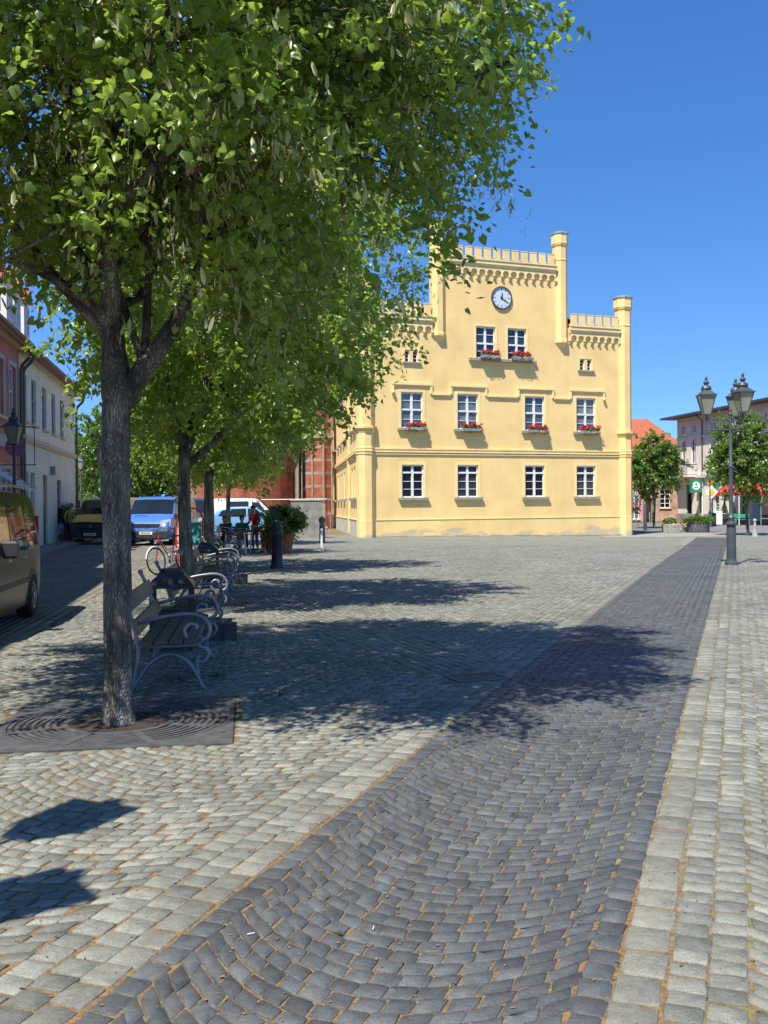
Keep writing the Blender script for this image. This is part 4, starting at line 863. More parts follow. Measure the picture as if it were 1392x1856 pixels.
# hanging sign on the pink house
hs_ = thing('hanging_sign', 'round red picture sign hanging from an iron bracket on the pink house', 'sign', lpos(30.0, 0), LA)
MB().tube([(0, -.02, 4.1), (0, -1.25, 4.1)], .02, 6).tube([(0, -.02, 2.95), (0, -1.25, 2.95)], .015, 6).tube([(0, -1.2, 2.95), (0, -1.2, 4.1)], .012, 6).build('bracket', MATS['dark_iron'], hs_)
sg = MB().lathe([(.3, -.02), (.3, .02)], 24).build('sign_board', mat('faded_red', (.45, .07, .05), .5, vscale=8, col2=(.12, .14, .3)), hs_); sg.location = (0, -.65, 3.5); sg.rotation_euler = (R(90), 0, R(90))
aw = thing('white_awning', 'white printed awning of the pink house above the dark van', 'awning', lpos(28.0, 0), LA)
MB().add([(0, -.02, 2.95), (2.6, -.02, 2.95), (2.6, -1.2, 2.2), (0, -1.2, 2.2), (0, -.02, 2.92), (2.6, -.02, 2.92), (2.6, -1.2, 2.17), (0, -1.2, 2.17)], [(0, 3, 2, 1), (4, 5, 6, 7), (0, 1, 5, 4), (2, 3, 7, 6), (0, 4, 7, 3), (1, 2, 6, 5)]).build('canvas', mat('awning_white', (.62, .62, .66), .8), aw)
for k in range(5): MB().box(1.7, -1.16 + k * .2, 2.236 + k * .1275, 2.5, -1.10 + k * .2, 2.285 + k * .1275).build('lettering_line', PINK, aw)

# ---------------------------------------------------------------- brick church
BRK = bricks('church_brick', (.42, .12, .065), (.33, .085, .05), (.30, .2, .14), 5.0)
BRKD = bricks('church_brick_dark', (.34, .065, .035), (.24, .05, .03), (.24, .15, .1), 5.0)
STONE = mat('weathered_stone', (.34, .28, .22), .9, var=.12, vscale=3)
chu = thing('brick_church', 'red brick church with rounded apse and banded buttress behind the town hall', 'church', (-11.2, 78, G(-11.2, 60)), 0)
n = 28
MB().lathe([(4.5, -.3), (4.5, .8), (4.4, .85), (4.4, 9.0), (4.65, 9.1), (4.65, 9.4)], 36).build('apse', BRK, chu)
MB().lathe([(4.9, 9.41), (4.9, 9.5), (.1, 12.5)], 36).build('apse_roof', DKT, chu)
MB().box(-6, 3.5, -.3, 10.5, 30, 14).build('nave', BRKD, chu)
MB().prismx([(3.0, 14.003), (30.5, 14.003), (30.5, 14.2), (16.7, 21), (3.0, 14.2)], -6.5, 11).build('nave_roof', REDT, chu)
MB().box(4.25, -1.2, -.3, 4.62, 3.4, 8.5).build('corner_strip', STONE, chu)
MB().box(4.64, .2, -.3, 7.2, 3.4, 12).build('choir_wall', BRKD, chu)
MB().box(4.9, -.25, 3.0, 5.75, .19, 9).build('choir_window', mat('leaded_glass', (.10, .12, .15), .3, vscale=20), chu)
MB().box(4.75, -.4, 2.75, 5.9, .19, 2.998).build('choir_sill', STONE, chu)
MB().tube([(4.85, -.9, .2), (4.85, -.9, 9)], .06, 6).build('rain_pipe', ZINC, chu)
bx_ = MB(); ct = (6.45, -5.2); bt = MB().lathe([(1.12, -.4), (1.12, .9), (1.02, 1.0), (1.02, 13.6)], 8, ct, R(22.5)).build('buttress', BRK, chu)
for z in [1.9 + .95 * k for k in range(12)]: MB().lathe([(1.03, z), (1.03, z + .2)], 8, ct, R(22.5)).build('light_band', STONE, bt)
for z in (6.35, 9.5): MB().lathe([(1.05, z), (1.16, z + .1), (1.16, z + .2), (1.05, z + .26)], 8, ct, R(22.5)).build('cornice', STONE, bt)
for k in range(3):
    a = R(-112.5 + 45 * k); MB().tube([(ct[0] + 1.06 * math.cos(a), ct[1] + 1.06 * math.sin(a), 0), (ct[0] + 1.06 * math.cos(a), ct[1] + 1.06 * math.sin(a), 12)], .07, 6).build('stone_rib', STONE, bt)
# yard wall and railing
z = G(-4, 50)
yw = thing('yard_wall', 'weathered grey concrete wall between the church yard and the alley', 'wall', (-4.75, 50.6, z), 0)
MB().box(0, 0, -.2, 1.62, .25, 1.86, .01).build('wall_face', mat('old_concrete', (.27, .26, .235), .95, vscale=2.2, col2=(.15, .145, .125), detail=12, bump=.4, bscale=20), yw); MB().box(-.03, -.04, 1.862, 1.66, .29, 1.93, .01).build('coping', STONE, yw); MB().box(1.63, -.06, -.2, 1.75, .3, 1.7, .01).build('end_post', STONE, yw)
fe = thing('iron_railing', 'thin spiked iron railing in front of the red brick apse', 'railing', (-8.4, 56, G(-8, 56)), 0)
MB().tube([(0, 0, 1.9), (5.2, 0, 1.9)], .02, 5).tube([(0, 0, .3), (5.2, 0, .3)], .02, 5).build('rail', ZINC, fe)
for k in range(27): MB().tube([(k * .2, 0, 0), (k * .2, 0, 2.0), (k * .2, 0, 2.14)], [.012, .012, .002], 5).build('bar', MATS['dark_iron'], fe)
gb = thing('wire_basket_gate', 'small grey mesh gate at the foot of the brick buttress in the alley', 'gate', (-3.75, 58, G(-3.7, 58)), 0)
MB().tube([(0, 0, 0), (0, 0, 1.25), (.62, 0, 1.25), (.62, 0, 0)], .025, 6).build('gate_frame', ZINC, gb); q = MB().box(-.01, -.01, .1, .63, .01, .13)
for k in range(5): q.box(.1 + k * .11, -.008, .131, .112 + k * .11, .008, 1.24)
q.build('mesh', ZINC, gb)

# ---------------------------------------------------------------- right side buildings
BEI = mat('beige_render', (.74, .66, .56), .9, var=.04, vscale=1.2, detail=10); BEIT = mat('beige_trim', (.74, .69, .63), .85, var=.05, vscale=2); GRP = mat('grey_plinth', (.27, .265, .25), .9, var=.12, vscale=2)
GREEN = mat('shop_green', (.02, .26, .12), .5, var=.08); WLET = mat('white_lettering', (.8, .8, .8), .5, var=.02)
BX, BY, BA = 28.1, 95.0, R(-80.2)
bh = thing('beige_building', 'long beige three storey building with wide dark eaves, arched windows and a small balcony', 'building', (BX, BY, -.2), BA)
BL = 34
ups = []
for u in [1.25, 3.35]: ups.append((u - .42, 8.3, u - .06, 9.05)); ups.append((u + .06, 8.3, u + .42, 9.05))
for k in range(9):
    u = 6.9 + k * 2.9; ups += [(u - .42, 8.3, u - .06, 9.05), (u + .06, 8.3, u + .42, 9.05)]
mid = [(6.4 + k * 2.9, 4.9, 7.5 + k * 2.9, 7.1) for k in range(9)]
arch = [(.85, 5.45, 1.75, 7.75), (2.75, 5.45, 3.65, 7.75)]
gl = [(1.75, .75, 2.85, 3.5), (4.25, .85, 4.85, 3.2), (6.1, .85, 6.8, 3.3), (7.2, .85, 7.9, 3.3), (8.3, .85, 9.0, 3.3), (9.4, .85, 10.1, 3.3), (11.6, .85, 12.3, 3.3), (13.0, 0, 14.6, 2.4), (16, .9, 17.2, 3.2), (19, .9, 20.2, 3.2), (22, .9, 23.2, 3.2)]
mb = MB(); wall_grid(mb, 0, BL, 0.85 - .85, 9.8, ups + mid + arch + gl, .22)
mb.add([(0, 0, 0), (0, 12, 0), (0, 12, 9.8), (0, 0, 9.8)], [(0, 3, 2, 1)]); mb.build('wall', BEI, bh)
MB().box(-1.4, -1.1, 9.82, BL, 13, 10.0).build('eaves', mat('dark_eaves', (.05, .06, .075), .6), bh)
MB().add([(-1.4, -1.1, 10.003), (BL, -1.1, 10.003), (BL, 6, 10.5), (3, 6, 10.5), (-1.4, 13, 10.003), (BL, 13, 10.003)], [(0, 1, 2, 3), (0, 3, 4), (4, 3, 2, 5)]).build('roof', mat('grey_roof_sheet', (.16, .18, .2), .6), bh)
def ringwall(zt, zb, d, m, nm, a=0, b=BL):
    MB().box(a, -d, zb, b, -.002, zt).build(nm, m, bh)
ringwall(7.95, 7.8, .14, BEIT, 'cornice_band'); ringwall(4.35, 4.1, .3, BEIT, 'floor_band'); ringwall(4.55, 4.36, .12, BEIT, 'floor_band')
q = MB(); lastu = 0
for a, b, c, d in sorted(g_ for g_ in gl):
    if b > .5: continue
    q.box(lastu, -.06, 0, a, -.002, .82); lastu = c
q.box(lastu, -.06, 0, BL, -.002, .82).build('plinth', GRP, bh)
for h in ups: simple_window(bh, *h, y=.1, sill=False, bars=(), mull=False, name='attic_window')
for h in mid: simple_window(bh, *h, y=.16, sur=BEIT)
for a, b, c, d in arch:
    o = simple_window(bh, a, b, c, d, y=.18, sill=False, bars=(.7,), name='arched_window', glass=GLD)
    # arch ring and filled corners over the rectangular opening
    f = MB(); cu = (a + c) / 2; r = (c - a) / 2; zc = d - r
    for k in range(10):
        t0, t1 = math.pi * k / 10, math.pi * (k + 1) / 10
        for y_, rr0, rr1 in ((-.05, r - .02, r + .16),):
            f.add([(cu + rr0 * math.cos(t0), y_, zc + rr0 * math.sin(t0)), (cu + rr1 * math.cos(t0), y_, zc + rr1 * math.sin(t0)), (cu + rr1 * math.cos(t1), y_, zc + rr1 * math.sin(t1)), (cu + rr0 * math.cos(t1), y_, zc + rr0 * math.sin(t1)), (cu + rr0 * math.cos(t0), .2, zc + rr0 * math.sin(t0)), (cu + rr0 * math.cos(t1), .2, zc + rr0 * math.sin(t1))], [(0, 1, 2, 3), (0, 3, 5, 4)])
        X0, X1 = cu + r * math.cos(t0), cu + r * math.cos(t1)
        f.add([(X0, -.003, zc + r * math.sin(t0)), (X1, -.003, zc + r * math.sin(t1)), (X1, -.003, d), (X0, -.003, d)], [(0, 1, 2, 3)])
    f.build('arch', BEIT, o)
dr = MB().box(1.85, .12, .8, 2.75, .16, 3.4).build('shop_door', GLD, bh); MB().box(1.78, .08, .78, 1.85, .17, 3.48).box(2.75, .08, .78, 2.82, .17, 3.48).build('door_frame', GREEN, dr); MB().box(1.86, .09, 2.7, 2.74, .118, 3.4).build('door_sign', GREEN, dr)
MB().box(1.55, -.45, 0, 3.05, -.062, .4).build('doorstep', GRP, bh); MB().box(1.7, -.3, .401, 2.9, -.062, .72).build('doorstep', GRP, bh)
for i, h in enumerate(gl[1:]):
    if h[1] < .5: continue
    green = i in (0, 2, 4, 5)
    o = simple_window(bh, *h, y=.16, frame=GREEN if green else WHT, glass=GREEN if green and i != 0 else GLD, bars=(.3, .5, .7) if green else (.7,), sill=False, mull=False, name='shop_window')
    if green:
        b = MB(); a, zb, c, zt = h; cu = (a + c) / 2; r = (c - a) / 2 + .05
        b.prismy([(cu - r, zt - .35)] + [(cu - r * math.cos(math.pi * k / 8), zt + .12 + r * math.sin(math.pi * k / 8) * .8) for k in range(9)] + [(cu + r, zt - .35)], -.35, .08); b.build('window_canopy', GREEN, o)
        for k in range(6): MB().box(a + .12, .135, zb + .3 + k * .28, c - .12, .152, zb + .36 + k * .28).build('lettering', WLET, o)
# balcony
bal = MB().box(.45, -1.15, 4.2, 4.15, -.31, 4.34).build('balcony', BEIT, bh)
rl = MB().tube([(.5, -.1, 5.38), (.5, -1.1, 5.38), (4.1, -1.1, 5.35), (4.1, -.1, 5.35)], .045, 5).tube([(.5, -.1, 4.42), (.5, -1.1, 4.42), (4.1, -1.1, 4.42), (4.1, -.1, 4.42)], .025, 5)
for k in range(19): rl.tube([(.5 + k * .2, -1.1, 4.35), (.5 + k * .2, -1.1, 5.35)], .022, 4)
for u in (1.3, 2.3, 3.3): rl.torus((u, -1.12, 4.88), .22, .016, n=16, m=4)
for k in range(4): rl.tube([(.5, -.2 - k * .25, 4.35), (.5, -.2 - k * .25, 5.35)], .013, 4)
rl.build('balcony_railing', MATS['dark_iron'], bal)
MB().tube([(5.05, -.1, .1), (5.05, -.1, 4.0)], .07, 6).build('downpipe', BEIT, bh); MB().tube([(5.05, -.1, 4.6), (5.05, -.1, 9.3), (5.05, -.7, 9.75)], .06, 6).build('downpipe', COPPER, bh)
# projecting pharmacy style sign
sg = thing('green_square_sign', 'square green shop sign with a white disc projecting beside the door', 'sign', (BX + .17 * 5.2, BY - .985 * 5.2, -.2), BA)
MB().box(-.06, -1.35, 2.75, .06, -.25, 3.95, .01).build('sign_box', GREEN, sg); d_ = MB().lathe([(.38, -.07), (.38, .075)], 28).build('disc', WLET, sg); d_.location = (0, -.8, 3.35); d_.rotation_euler = (0, R(90), 0)
d2 = MB().lathe([(.09, -.085), (.09, .09)], 12).build('green_dot', GREEN, sg); d2.location = (0, -.8, 3.5); d2.rotation_euler = (0, R(90), 0); MB().box(.075, -1.0, 3.2, .09, -.6, 3.26).build('lettering', GREEN, sg); MB().tube([(0, -.28, 3.4), (0, -.02, 3.4)], .025, 6).build('bracket', ZINC, sg)
# red awning with porch
rw = thing('red_awning', 'red shop awning over the entrance at the right edge', 'awning', (BX + .17 * 11.2, BY - .985 * 11.2, -.2), BA)
CAN = mat('red_canvas', (.62, .03, .035), .8, var=.06, vscale=1.5)
for k in range(2):
    a = k * 4.3 + .02; b = a + 4.2
    o = MB().add([(a, -.0, 3.75), (b, -.0, 3.75), (b, -2.4, 2.75), (a, -2.4, 2.75), (a, -.0, 3.70), (b, 0, 3.70), (b, -2.4, 2.70), (a, -2.4, 2.70)], [(0, 3, 2, 1), (4, 5, 6, 7), (0, 4, 7, 3), (1, 2, 6, 5), (2, 3, 7, 6)]).build('awning_cloth', CAN, rw)
    MB().box(a, -2.42, 2.36, b, -2.403, 2.69).build('valance', CAN, o); MB().tube([(a, -2.39, 2.72), (b, -2.39, 2.72)], .03, 6).build('front_bar', WLET, o)
MB().tube([(4.25, -2.38, 0), (4.25, -2.38, 2.65)], .04, 6).build('post', WLET, rw)
# brick house with orange roof beyond
bk = thing('brick_house', 'old brick house with a steep orange tiled roof left of the beige building', 'house', (18.5, 99.5, -.2), R(-4))
BRO = bricks('old_mixed_brick', (.55, .24, .15), (.42, .30, .22), (.5, .42, .35), 4.0)
holes = [(9.0, 1.35, 10.0, 3.15), (5.2, 2.0, 6.3, 4.0), (2.2, 2.0, 3.3, 4.0)]
mb = MB(); wall_grid(mb, 0, 11.5, 0, 7.1, holes, .14); mb.box(0, .02, 0, .05, 9, 7.1).box(11.45, .02, 0, 11.5, 9, 7.1); mb.build('wall', BRO, bk)
for h in holes: simple_window(bk, *h, glass=GLD, bars=(.25, .5, .75))
MB().add([(-.4, -.4, 7.05), (11.9, -.4, 7.05), (11.9, 9, 7.05), (-.4, 9, 7.05), (3.6, 4.3, 10.6), (8.6, 4.3, 10.6)], [(0, 1, 5, 4), (1, 2, 5), (2, 3, 4, 5), (3, 0, 4)]).build('roof', REDT, bk)
MB().box(8.2, -.7, 7.055, 11.6, -.402, 7.2).build('eaves', DKT, bk); MB().box(-.2, -.2, 6.9, 11.7, -.002, 7.04).build('cornice', STONE, bk)
pk = thing('pink_shop', 'low pink shop seen between the town hall corner and the young tree', 'shop', (10.5, 97, -.2), R(-4))
mb = MB(); hh = [(13.3, .3, 14.2, 2.6), (9, .9, 10.4, 2.5)]; wall_grid(mb, 6, 14.8, 0, 4.6, hh, .14); mb.box(14.76, .02, 0, 14.8, 6, 4.6); mb.build('wall', mat('light_pink', (.55, .3, .27), .9), pk)
for h in hh: simple_window(pk, *h)
gable = MB().add([(5.7, -.3, 4.6), (15.0, -.3, 4.6), (15.0, 3.5, 7.2), (5.7, 3.5, 7.2)], [(0, 1, 2, 3)]).build('roof', DKT, pk)

# ---------------------------------------------------------------- street lamps
LPOLE = mat('lamp_post_grey', (.075, .085, .10), .45, var=.12, vscale=4, metal=.2)
LGLS = glassy('lantern_glass', (.30, .31, .22), rough=.12)
def lantern(p, x, y, z, s=1.0, rot=0, stem=.0):
    M = Matrix.Translation((x, y, z)) @ Matrix.Rotation(rot, 4, 'Z') @ Matrix.Scale(s * .92, 4)
    q = R(45); r0, r1 = .10 * 1.414, .215 * 1.414
    f = MB(M)
    for k in range(4):
        a = q + k * math.pi / 2; f.tube([(r0 * math.cos(a), r0 * math.sin(a), 0), (r1 * math.cos(a), r1 * math.sin(a), .52)], .013, 5)
    f.lathe([(r0 * 1.08, -.035), (r0 * 1.08, .0)], 4, rot=q); f.lathe([(r1 * 1.0, .52), (r1 * 1.14, .515), (r1 * 1.14, .545), (r1 * .95, .56), (r1 * .45, .68)], 4, rot=q, cap=True)
    f.lathe([(.13, .67), (.15, .72), (.12, .79), (.06, .81), (.055, .85), (.085, .87), (.085, .90), (.05, .94), (.03, .96), (.045, .99), (.035, 1.04), (.006, 1.09)], 14)
    o = f.build('lantern', LPOLE, p)
    MB(M).lathe([(r0 * .95, .002), (r1 * .95, .512)], 4, rot=q).build('lantern_glass', LGLS, o)
    return o
def lamp(label, x, y, H, heads, rz=0, group=None):
    t = thing('street_lamp', label, 'street lamp', (x, y, G(x, y)), rz, group)
    k = H
    MB().lathe([(.17, -.05), (.17, .02), (.165, .08), (.135, .1), (.125, .14), (.125, .2), (.118, .95), (.11, 1.0), (.115, 1.03), (.155, 1.05), (.155, 1.09), (.09, 1.13), (.085, 1.2), (.105, 1.24), (.07, 1.3), (.052, 1.4), (.05, 2.4), (.05, k * .64), (.066, k * .64 + .02), (.066, k * .64 + .06), (.046, k * .64 + .09), (.04, k - .05), (.055, k - .03), (.055, k)], 16).build('post', LPOLE, t, 'auto')
    if not heads: 
        lantern(t, 0, 0, k + .02, 1.0)
        for s in (-1, 1): MB().tube([(s * .05, 0, k - .25), (s * .16, 0, k - .22), (s * .2, 0, k - .12), (s * .15, 0, k - .06)], .01, 5).build('scroll', LPOLE, t)
        return t
    for a in heads:
        ca, sa = math.cos(a), math.sin(a); r = .62
        b = MB().tube([(ca * .03, sa * .03, k - .42), (ca * r, sa * r, k - .42)], .018, 6).tube([(ca * r, sa * r, k - .62), (ca * r, sa * r, k - .02)], .022, 6)
        b.tube([(ca * .05, sa * .05, k - .1), (ca * .25, sa * .25, k - .18), (ca * .5, sa * .5, k - .3), (ca * (r - .03), sa * (r - .03), k - .1)], .012, 5); b.ball((ca * r, sa * r, k - .62), .03, 8, 6)
        b.build('arm', LPOLE, t); lantern(t, ca * r, sa * r, k, 1.0, a)
    MB().lathe([(.05, k), (.03, k + .05), (.045, k + .09), (.02, k + .16), (.003, k + .2)], 10).build('finial', LPOLE, t)
    return t
H3 = [R(178), R(-80), R(58)]
lamp('tall triple lantern street lamp on the right beside the dark cobbled path', 9.07, 25.95, 3.95, H3, 0, 'triple lantern lamps of the square')
lamp('triple lantern lamp just outside the picture whose shadow falls at the lower left', -3.15, 2.3, 3.75, [R(66), R(-54), R(186)], 0, 'triple lantern lamps of the square')
lamp('single lantern lamp before the pink house behind the dark van', -10.0, 26.9, 3.35, None, 0, 'single lantern lamps along the left street')
lamp('distant single lantern lamp at the end of the left street among trees', -18.9, 62, 3.95, None, 0, 'single lantern lamps along the left street')
lamp('distant single lantern lamp before the beige building, above the road signs', 24.3, 74, 3.6, None, 0)

# ---------------------------------------------------------------- benches and litter bins
BIRON = mat('bench_iron', (.22, .24, .27), .35, var=.12, vscale=6, metal=.3)
WOOD = mat('bench_wood', (.33, .22, .10), .7, vscale=6, col2=(.16, .105, .05), stretch=(1, .12, 1), bump=.3, bscale=30)
WOODD = mat('seat_wood', (.11, .09, .065), .7, vscale=6, col2=(.055, .045, .035), stretch=(1, .12, 1), bump=.3, bscale=30)
def bench_frame(p, y):
    def P(l): return [(a, y, b) for a, b in l]
    def sm(pts, n=5):
        out = []; pts = [Vector(q) for q in pts]
        for i in range(len(pts) - 1):
            p0, p1, p2, p3 = pts[max(i - 1, 0)], pts[i], pts[i + 1], pts[min(i + 2, len(pts) - 1)]
            for k in range(n):
                t = k / n; out.append(.5 * ((2 * p1) + (p2 - p0) * t + (2 * p0 - 5 * p1 + 4 * p2 - p3) * t * t + (3 * p1 - p0 - 3 * p2 + p3) * t ** 3))
        return out + [pts[-1]]
    f = MB(); r = .018
    f.tube(sm(P([(.10, 0), (.125, .12), (.155, .30), (.15, .42), (.12, .55), (.08, .68), (.03, .82), (-.02, .92)])), r * 1.05, 8)     # back post
    f.tube(sm(P([(.105, .02), (.17, .12), (.27, .25), (.41, .315), (.55, .27), (.64, .16), (.70, .03), (.735, 0)])), r, 8)      # arched legs
    f.tube(sm(P([(.09, .66), (.12, .61), (.17, .60), (.35, .64), (.55, .665), (.66, .655), (.74, .61), (.775, .53), (.76, .46), (.71, .43), (.66, .40), (.58, .44), (.555, .52), (.60, .575), (.655, .565), (.66, .53)])), r, 8)   # arm with scroll
    f.tube(sm(P([(.70, .43), (.68, .38), (.73, .36), (.765, .31), (.74, .26), (.69, .24), (.645, .255)])), r * .85, 8)              # lower scroll
    f.tube(sm(P([(.155, .39), (.4, .385), (.68, .395)])), r, 8); f.tube(sm(P([(.68, .30), (.66, .22), (.67, .12)])), r * .8, 6)
    f.ball((-.02, y, .93), .028, 8, 6)
    return f.build('end_frame', BIRON, p, True)
def bench(label, loc):
    t = thing('bench', label, 'bench', loc, R(7.5), 'wooden benches with scrolled iron arms')
    L_ = 2.05
    bench_frame(t, .12); bench_frame(t, L_ - .12)
    for k in range(4): MB().box(.17 + k * .13, 0, .405 + .004 * k, .285 + k * .13, L_, .445 + .004 * k, .006).build('seat_plank', WOODD, t)
    for (x0, z0), w_ in (((.075, .69), .15), ((.155, .50), .13)):
        m_ = MB(Matrix.Translation((x0, 0, z0)) @ Matrix.Rotation(R(-19), 4, 'Y')); m_.box(0, 0, 0, .035, L_, w_, .006).build('backrest_plank', WOOD, t)
    return t
bl = ['nearest bench, right beside the thick linden trunk', 'second bench, beyond the first domed litter bin', 'third bench, just past the second linden trunk', 'fourth bench, next to the third linden', 'farthest bench, in shade near the café table']
for i, y in enumerate((8.55, 12.0, 17.1, 20.6, 26.0)):
    x = -2.30 - .128 * (y - 8.55); z = G(x, y)
    if i == 0: b0 = bench(bl[0], (x, y, z))
    else: dup(b0, (x, y, z), R(7.5), bl[i])
BIN = mat('bin_black_steel', (.025, .028, .035), .45, var=.15, vscale=5)
def litter_bin(label, x, y):
    t = thing('litter_bin', label, 'litter bin', (x, y, G(x, y)), R(7.5), 'domed litter bins between the benches')
    MB().box(-.21, -.21, .06, .21, .21, .46, .02).build('basket', BIN, t)
    for a in (-1, 1):
        for b in (-1, 1): MB().box(a * .215 - .02, b * .215 - .02, -.02, a * .215 + .02, b * .215 + .02, .72).build('post', BIN, t)
    MB().lathe([(.36, .70), (.36, .73), (.28, .80), (.2, .85), (.2, .87)], 4, rot=R(45)).build('lid', BIN, t); MB().lathe([(.13, .871), (.13, .91), (.11, .91)], 12).build('ash_tray', BIN, t)
    return t
lb_ = litter_bin('dark domed litter bin between the first and second bench', -2.42, 11.3)
dup(lb_, (-3.55, 19.8, G(-3.5, 19.8)), R(7.5), 'dark domed litter bin between the third and fourth bench')
for i, (x, y, lb) in enumerate(((-1.93, 12.05, 'low dark block standing at the foot of the second bench'), (-3.0, 20.8, 'low dark block standing at the foot of the fourth bench'))):
    t = thing('concrete_block', lb, 'block', (x, y, G(x, y)), R(7.5), 'low blocks beside the benches'); MB().box(-.13, -.12, -.02, .13, .12, .2, .015).build('body', mat('dark_concrete', (.11, .10, .10), .9, var=.2, vscale=7, bump=.3), t)
# bollards
t = thing('bollard', 'thick round black cast iron bollard with domed top in the shade of the lindens', 'bollard', (-2.8, 25.9, G(-2.8, 25.9)), 0)
MB().lathe([(.2, -.03), (.2, .03), (.175, .06), (.16, .12), (.15, .2), (.142, .84), (.155, .86), (.16, .92), (.16, .97), (.135, 1.0), (.13, 1.03), (.145, 1.06), (.145, 1.13), (.12, 1.2), (.07, 1.245), (.01, 1.26)], 20).build('post', BIN, t, 'auto')
t = thing('post', 'short white barrier post with flat foot on the cobbles right of the leafy planter', 'post', (-2.28, 36.2, G(-2.3, 36.2)), 0)
MB().box(-.04, -.04, 0, .04, .04, .79, .006).build('shaft', mat('white_plastic', (.8, .8, .8), .45, var=.03), t); MB().box(-.28, -.1, -.01, .1, .1, .025, .005).build('foot', MATS['white_plastic'], t)
t = thing('bollard', 'dark bollard behind the white post by the yard wall', 'bollard', (-2.75, 44.0, G(-2.7, 44)), 0)
MB().lathe([(.13, -.03), (.12, .9), (.15, .93), (.15, 1.05), (.05, 1.15), (.01, 1.16)], 14).build('post', mat('weathered_grey', (.12, .12, .11), .8), t, 'auto')
t = thing('drain_cover', 'slotted iron drain cover sunk in the cobbled gutter in tree shade', 'drain cover', (.85, 9.2, .003), R(20))
m_ = MB().box(-.26, -.2, -.02, .26, -.17, .006).box(-.26, .17, -.02, .26, .2, .006).box(-.26, -.168, -.02, -.23, .168, .006).box(.23, -.168, -.02, .26, .168, .006)
for k in range(9): m_.box(-.228, -.15 + k * .034, -.02, .228, -.134 + k * .034, .004)
m_.build('grid', IRON, t)
# grass tufts in the joints under the bench
rg = np.random.default_rng(77); V = []
for (x, y, n) in ((-1.95, 9.2, 26), (-1.6, 9.35, 18), (-1.7, 8.9, 10), (-2.1, 8.6, 10), (-.95, 8.4, 14)):
    p = np.array([x, y, .0]) + np.c_[rg.normal(0, .07, (n, 2)), np.zeros(n)]; d = np.c_[rg.normal(0, .5, (n, 2)), np.full(n, .8)]; l = rg.uniform(.04, .11, (n, 1)); s = np.c_[rg.normal(0, 1, (n, 2)), np.zeros(n)] * .006
    V.append(np.stack([p - s, p + s, p + d * l + s * .2, p + d * l - s * .2], 1))
V = np.concatenate(V); tag(npmesh('weeds', V, np.arange(len(V) * 4).reshape(-1, 4), GRN), 'small green weeds growing between the cobbles under the first bench', 'weeds', kind='stuff')
rg = np.random.default_rng(78)
for i, (a, b, lb) in enumerate(((448, 1697, 'cigarette end on the dark path near the lower left'), (676, 1688, 'cigarette end in the middle of the dark path'))):
    d = at(a, b, 5) - Vector((0, 0, 1.6)); P = Vector((0, 0, 1.6)) + d * (-1.6 / d.z); t = MB(Matrix.Rotation(R(20 + 60 * i), 4, 'Z')).tube([(0, 0, 0), (.015, 0, 0), (.028, .002, 0)], .003, 6).build('cigarette_end', mat('paper_white', (.6, .56, .48), .8), None); t.location = (P.x, P.y, .0075); tag(t, lb, 'litter')

# ---------------------------------------------------------------- pots and planters
TERRA = mat('terracotta', (.40, .13, .065), .85, var=.14, vscale=5)
SHRUB = leaf_mat('shrub_leaf', (.04, .095, .014), (.12, .20, .03), .3, (.3, .45, .05))
def potplant(name, label, x, y, pot, leafm, c, Rv, ns, nl, size, seed, potm=TERRA, n=20, cat='planter', rot=0):
    t = thing(name, label, cat, (x, y, G(x, y)), 0); rg = np.random.default_rng(seed)
    o = MB().lathe(pot, n, rot=rot).build('pot', potm, t, 'auto' if n > 8 else False)
    zt = max(z for r, z in pot); rr_ = [r for r, z in pot if z == zt][0]; MB().lathe([(rr_ * .9, zt - .06), (rr_ * .9, zt - .03)], n, rot=rot).build('soil', SOIL, o)
    O, Dn = crown_sprays(rg, ns, np.array(c, float), np.array(Rv, float), .2, seed, .12); mb = MB()
    for o_, d in zip(O[::6], Dn[::6]): mb.tube([(0, 0, zt - .05), tuple((o_ + np.array([0, 0, zt])) / 2), tuple(o_)], .01, 4, False)
    mb.build('stems', BARK, t); V, F, rn = leaves(rg, O, Dn, nl, size, (.1, .28), .05, .05); npmesh('foliage', V, F, leafm, t, rn); return t
pot = [(.30, -.01), (.33, .1), (.42, .58), (.46, .6), (.46, .68), (.42, .68)]
potplant('shrub_planter', 'big bushy green shrub in a round terracotta pot behind the bollard', -3.55, 34.6, pot, LEAF2, (0, 0, 1.12), (.72, .65, .48), 420, 14, .085, 3)
potplant('terracotta_pot', 'terracotta pot half hidden between the café table and the leafy shrub', -4.05, 34.9, [(.22, -.01), (.3, .5), (.33, .52), (.33, .6), (.3, .6)], SHRUB, (0, 0, .85), (.35, .3, .25), 90, 12, .07, 4)
potplant('dark_planter', 'dark clipped shrub in a terracotta trough by the cream house door', -14.05, 43.6, [(.62, .1), (.66, .2), (.7, .6), (.72, .62), (.72, .7), (.68, .7)], LEAF3, (0, 0, 1.15), (.68, .5, .42), 220, 14, .09, 6, n=4, rot=R(50))
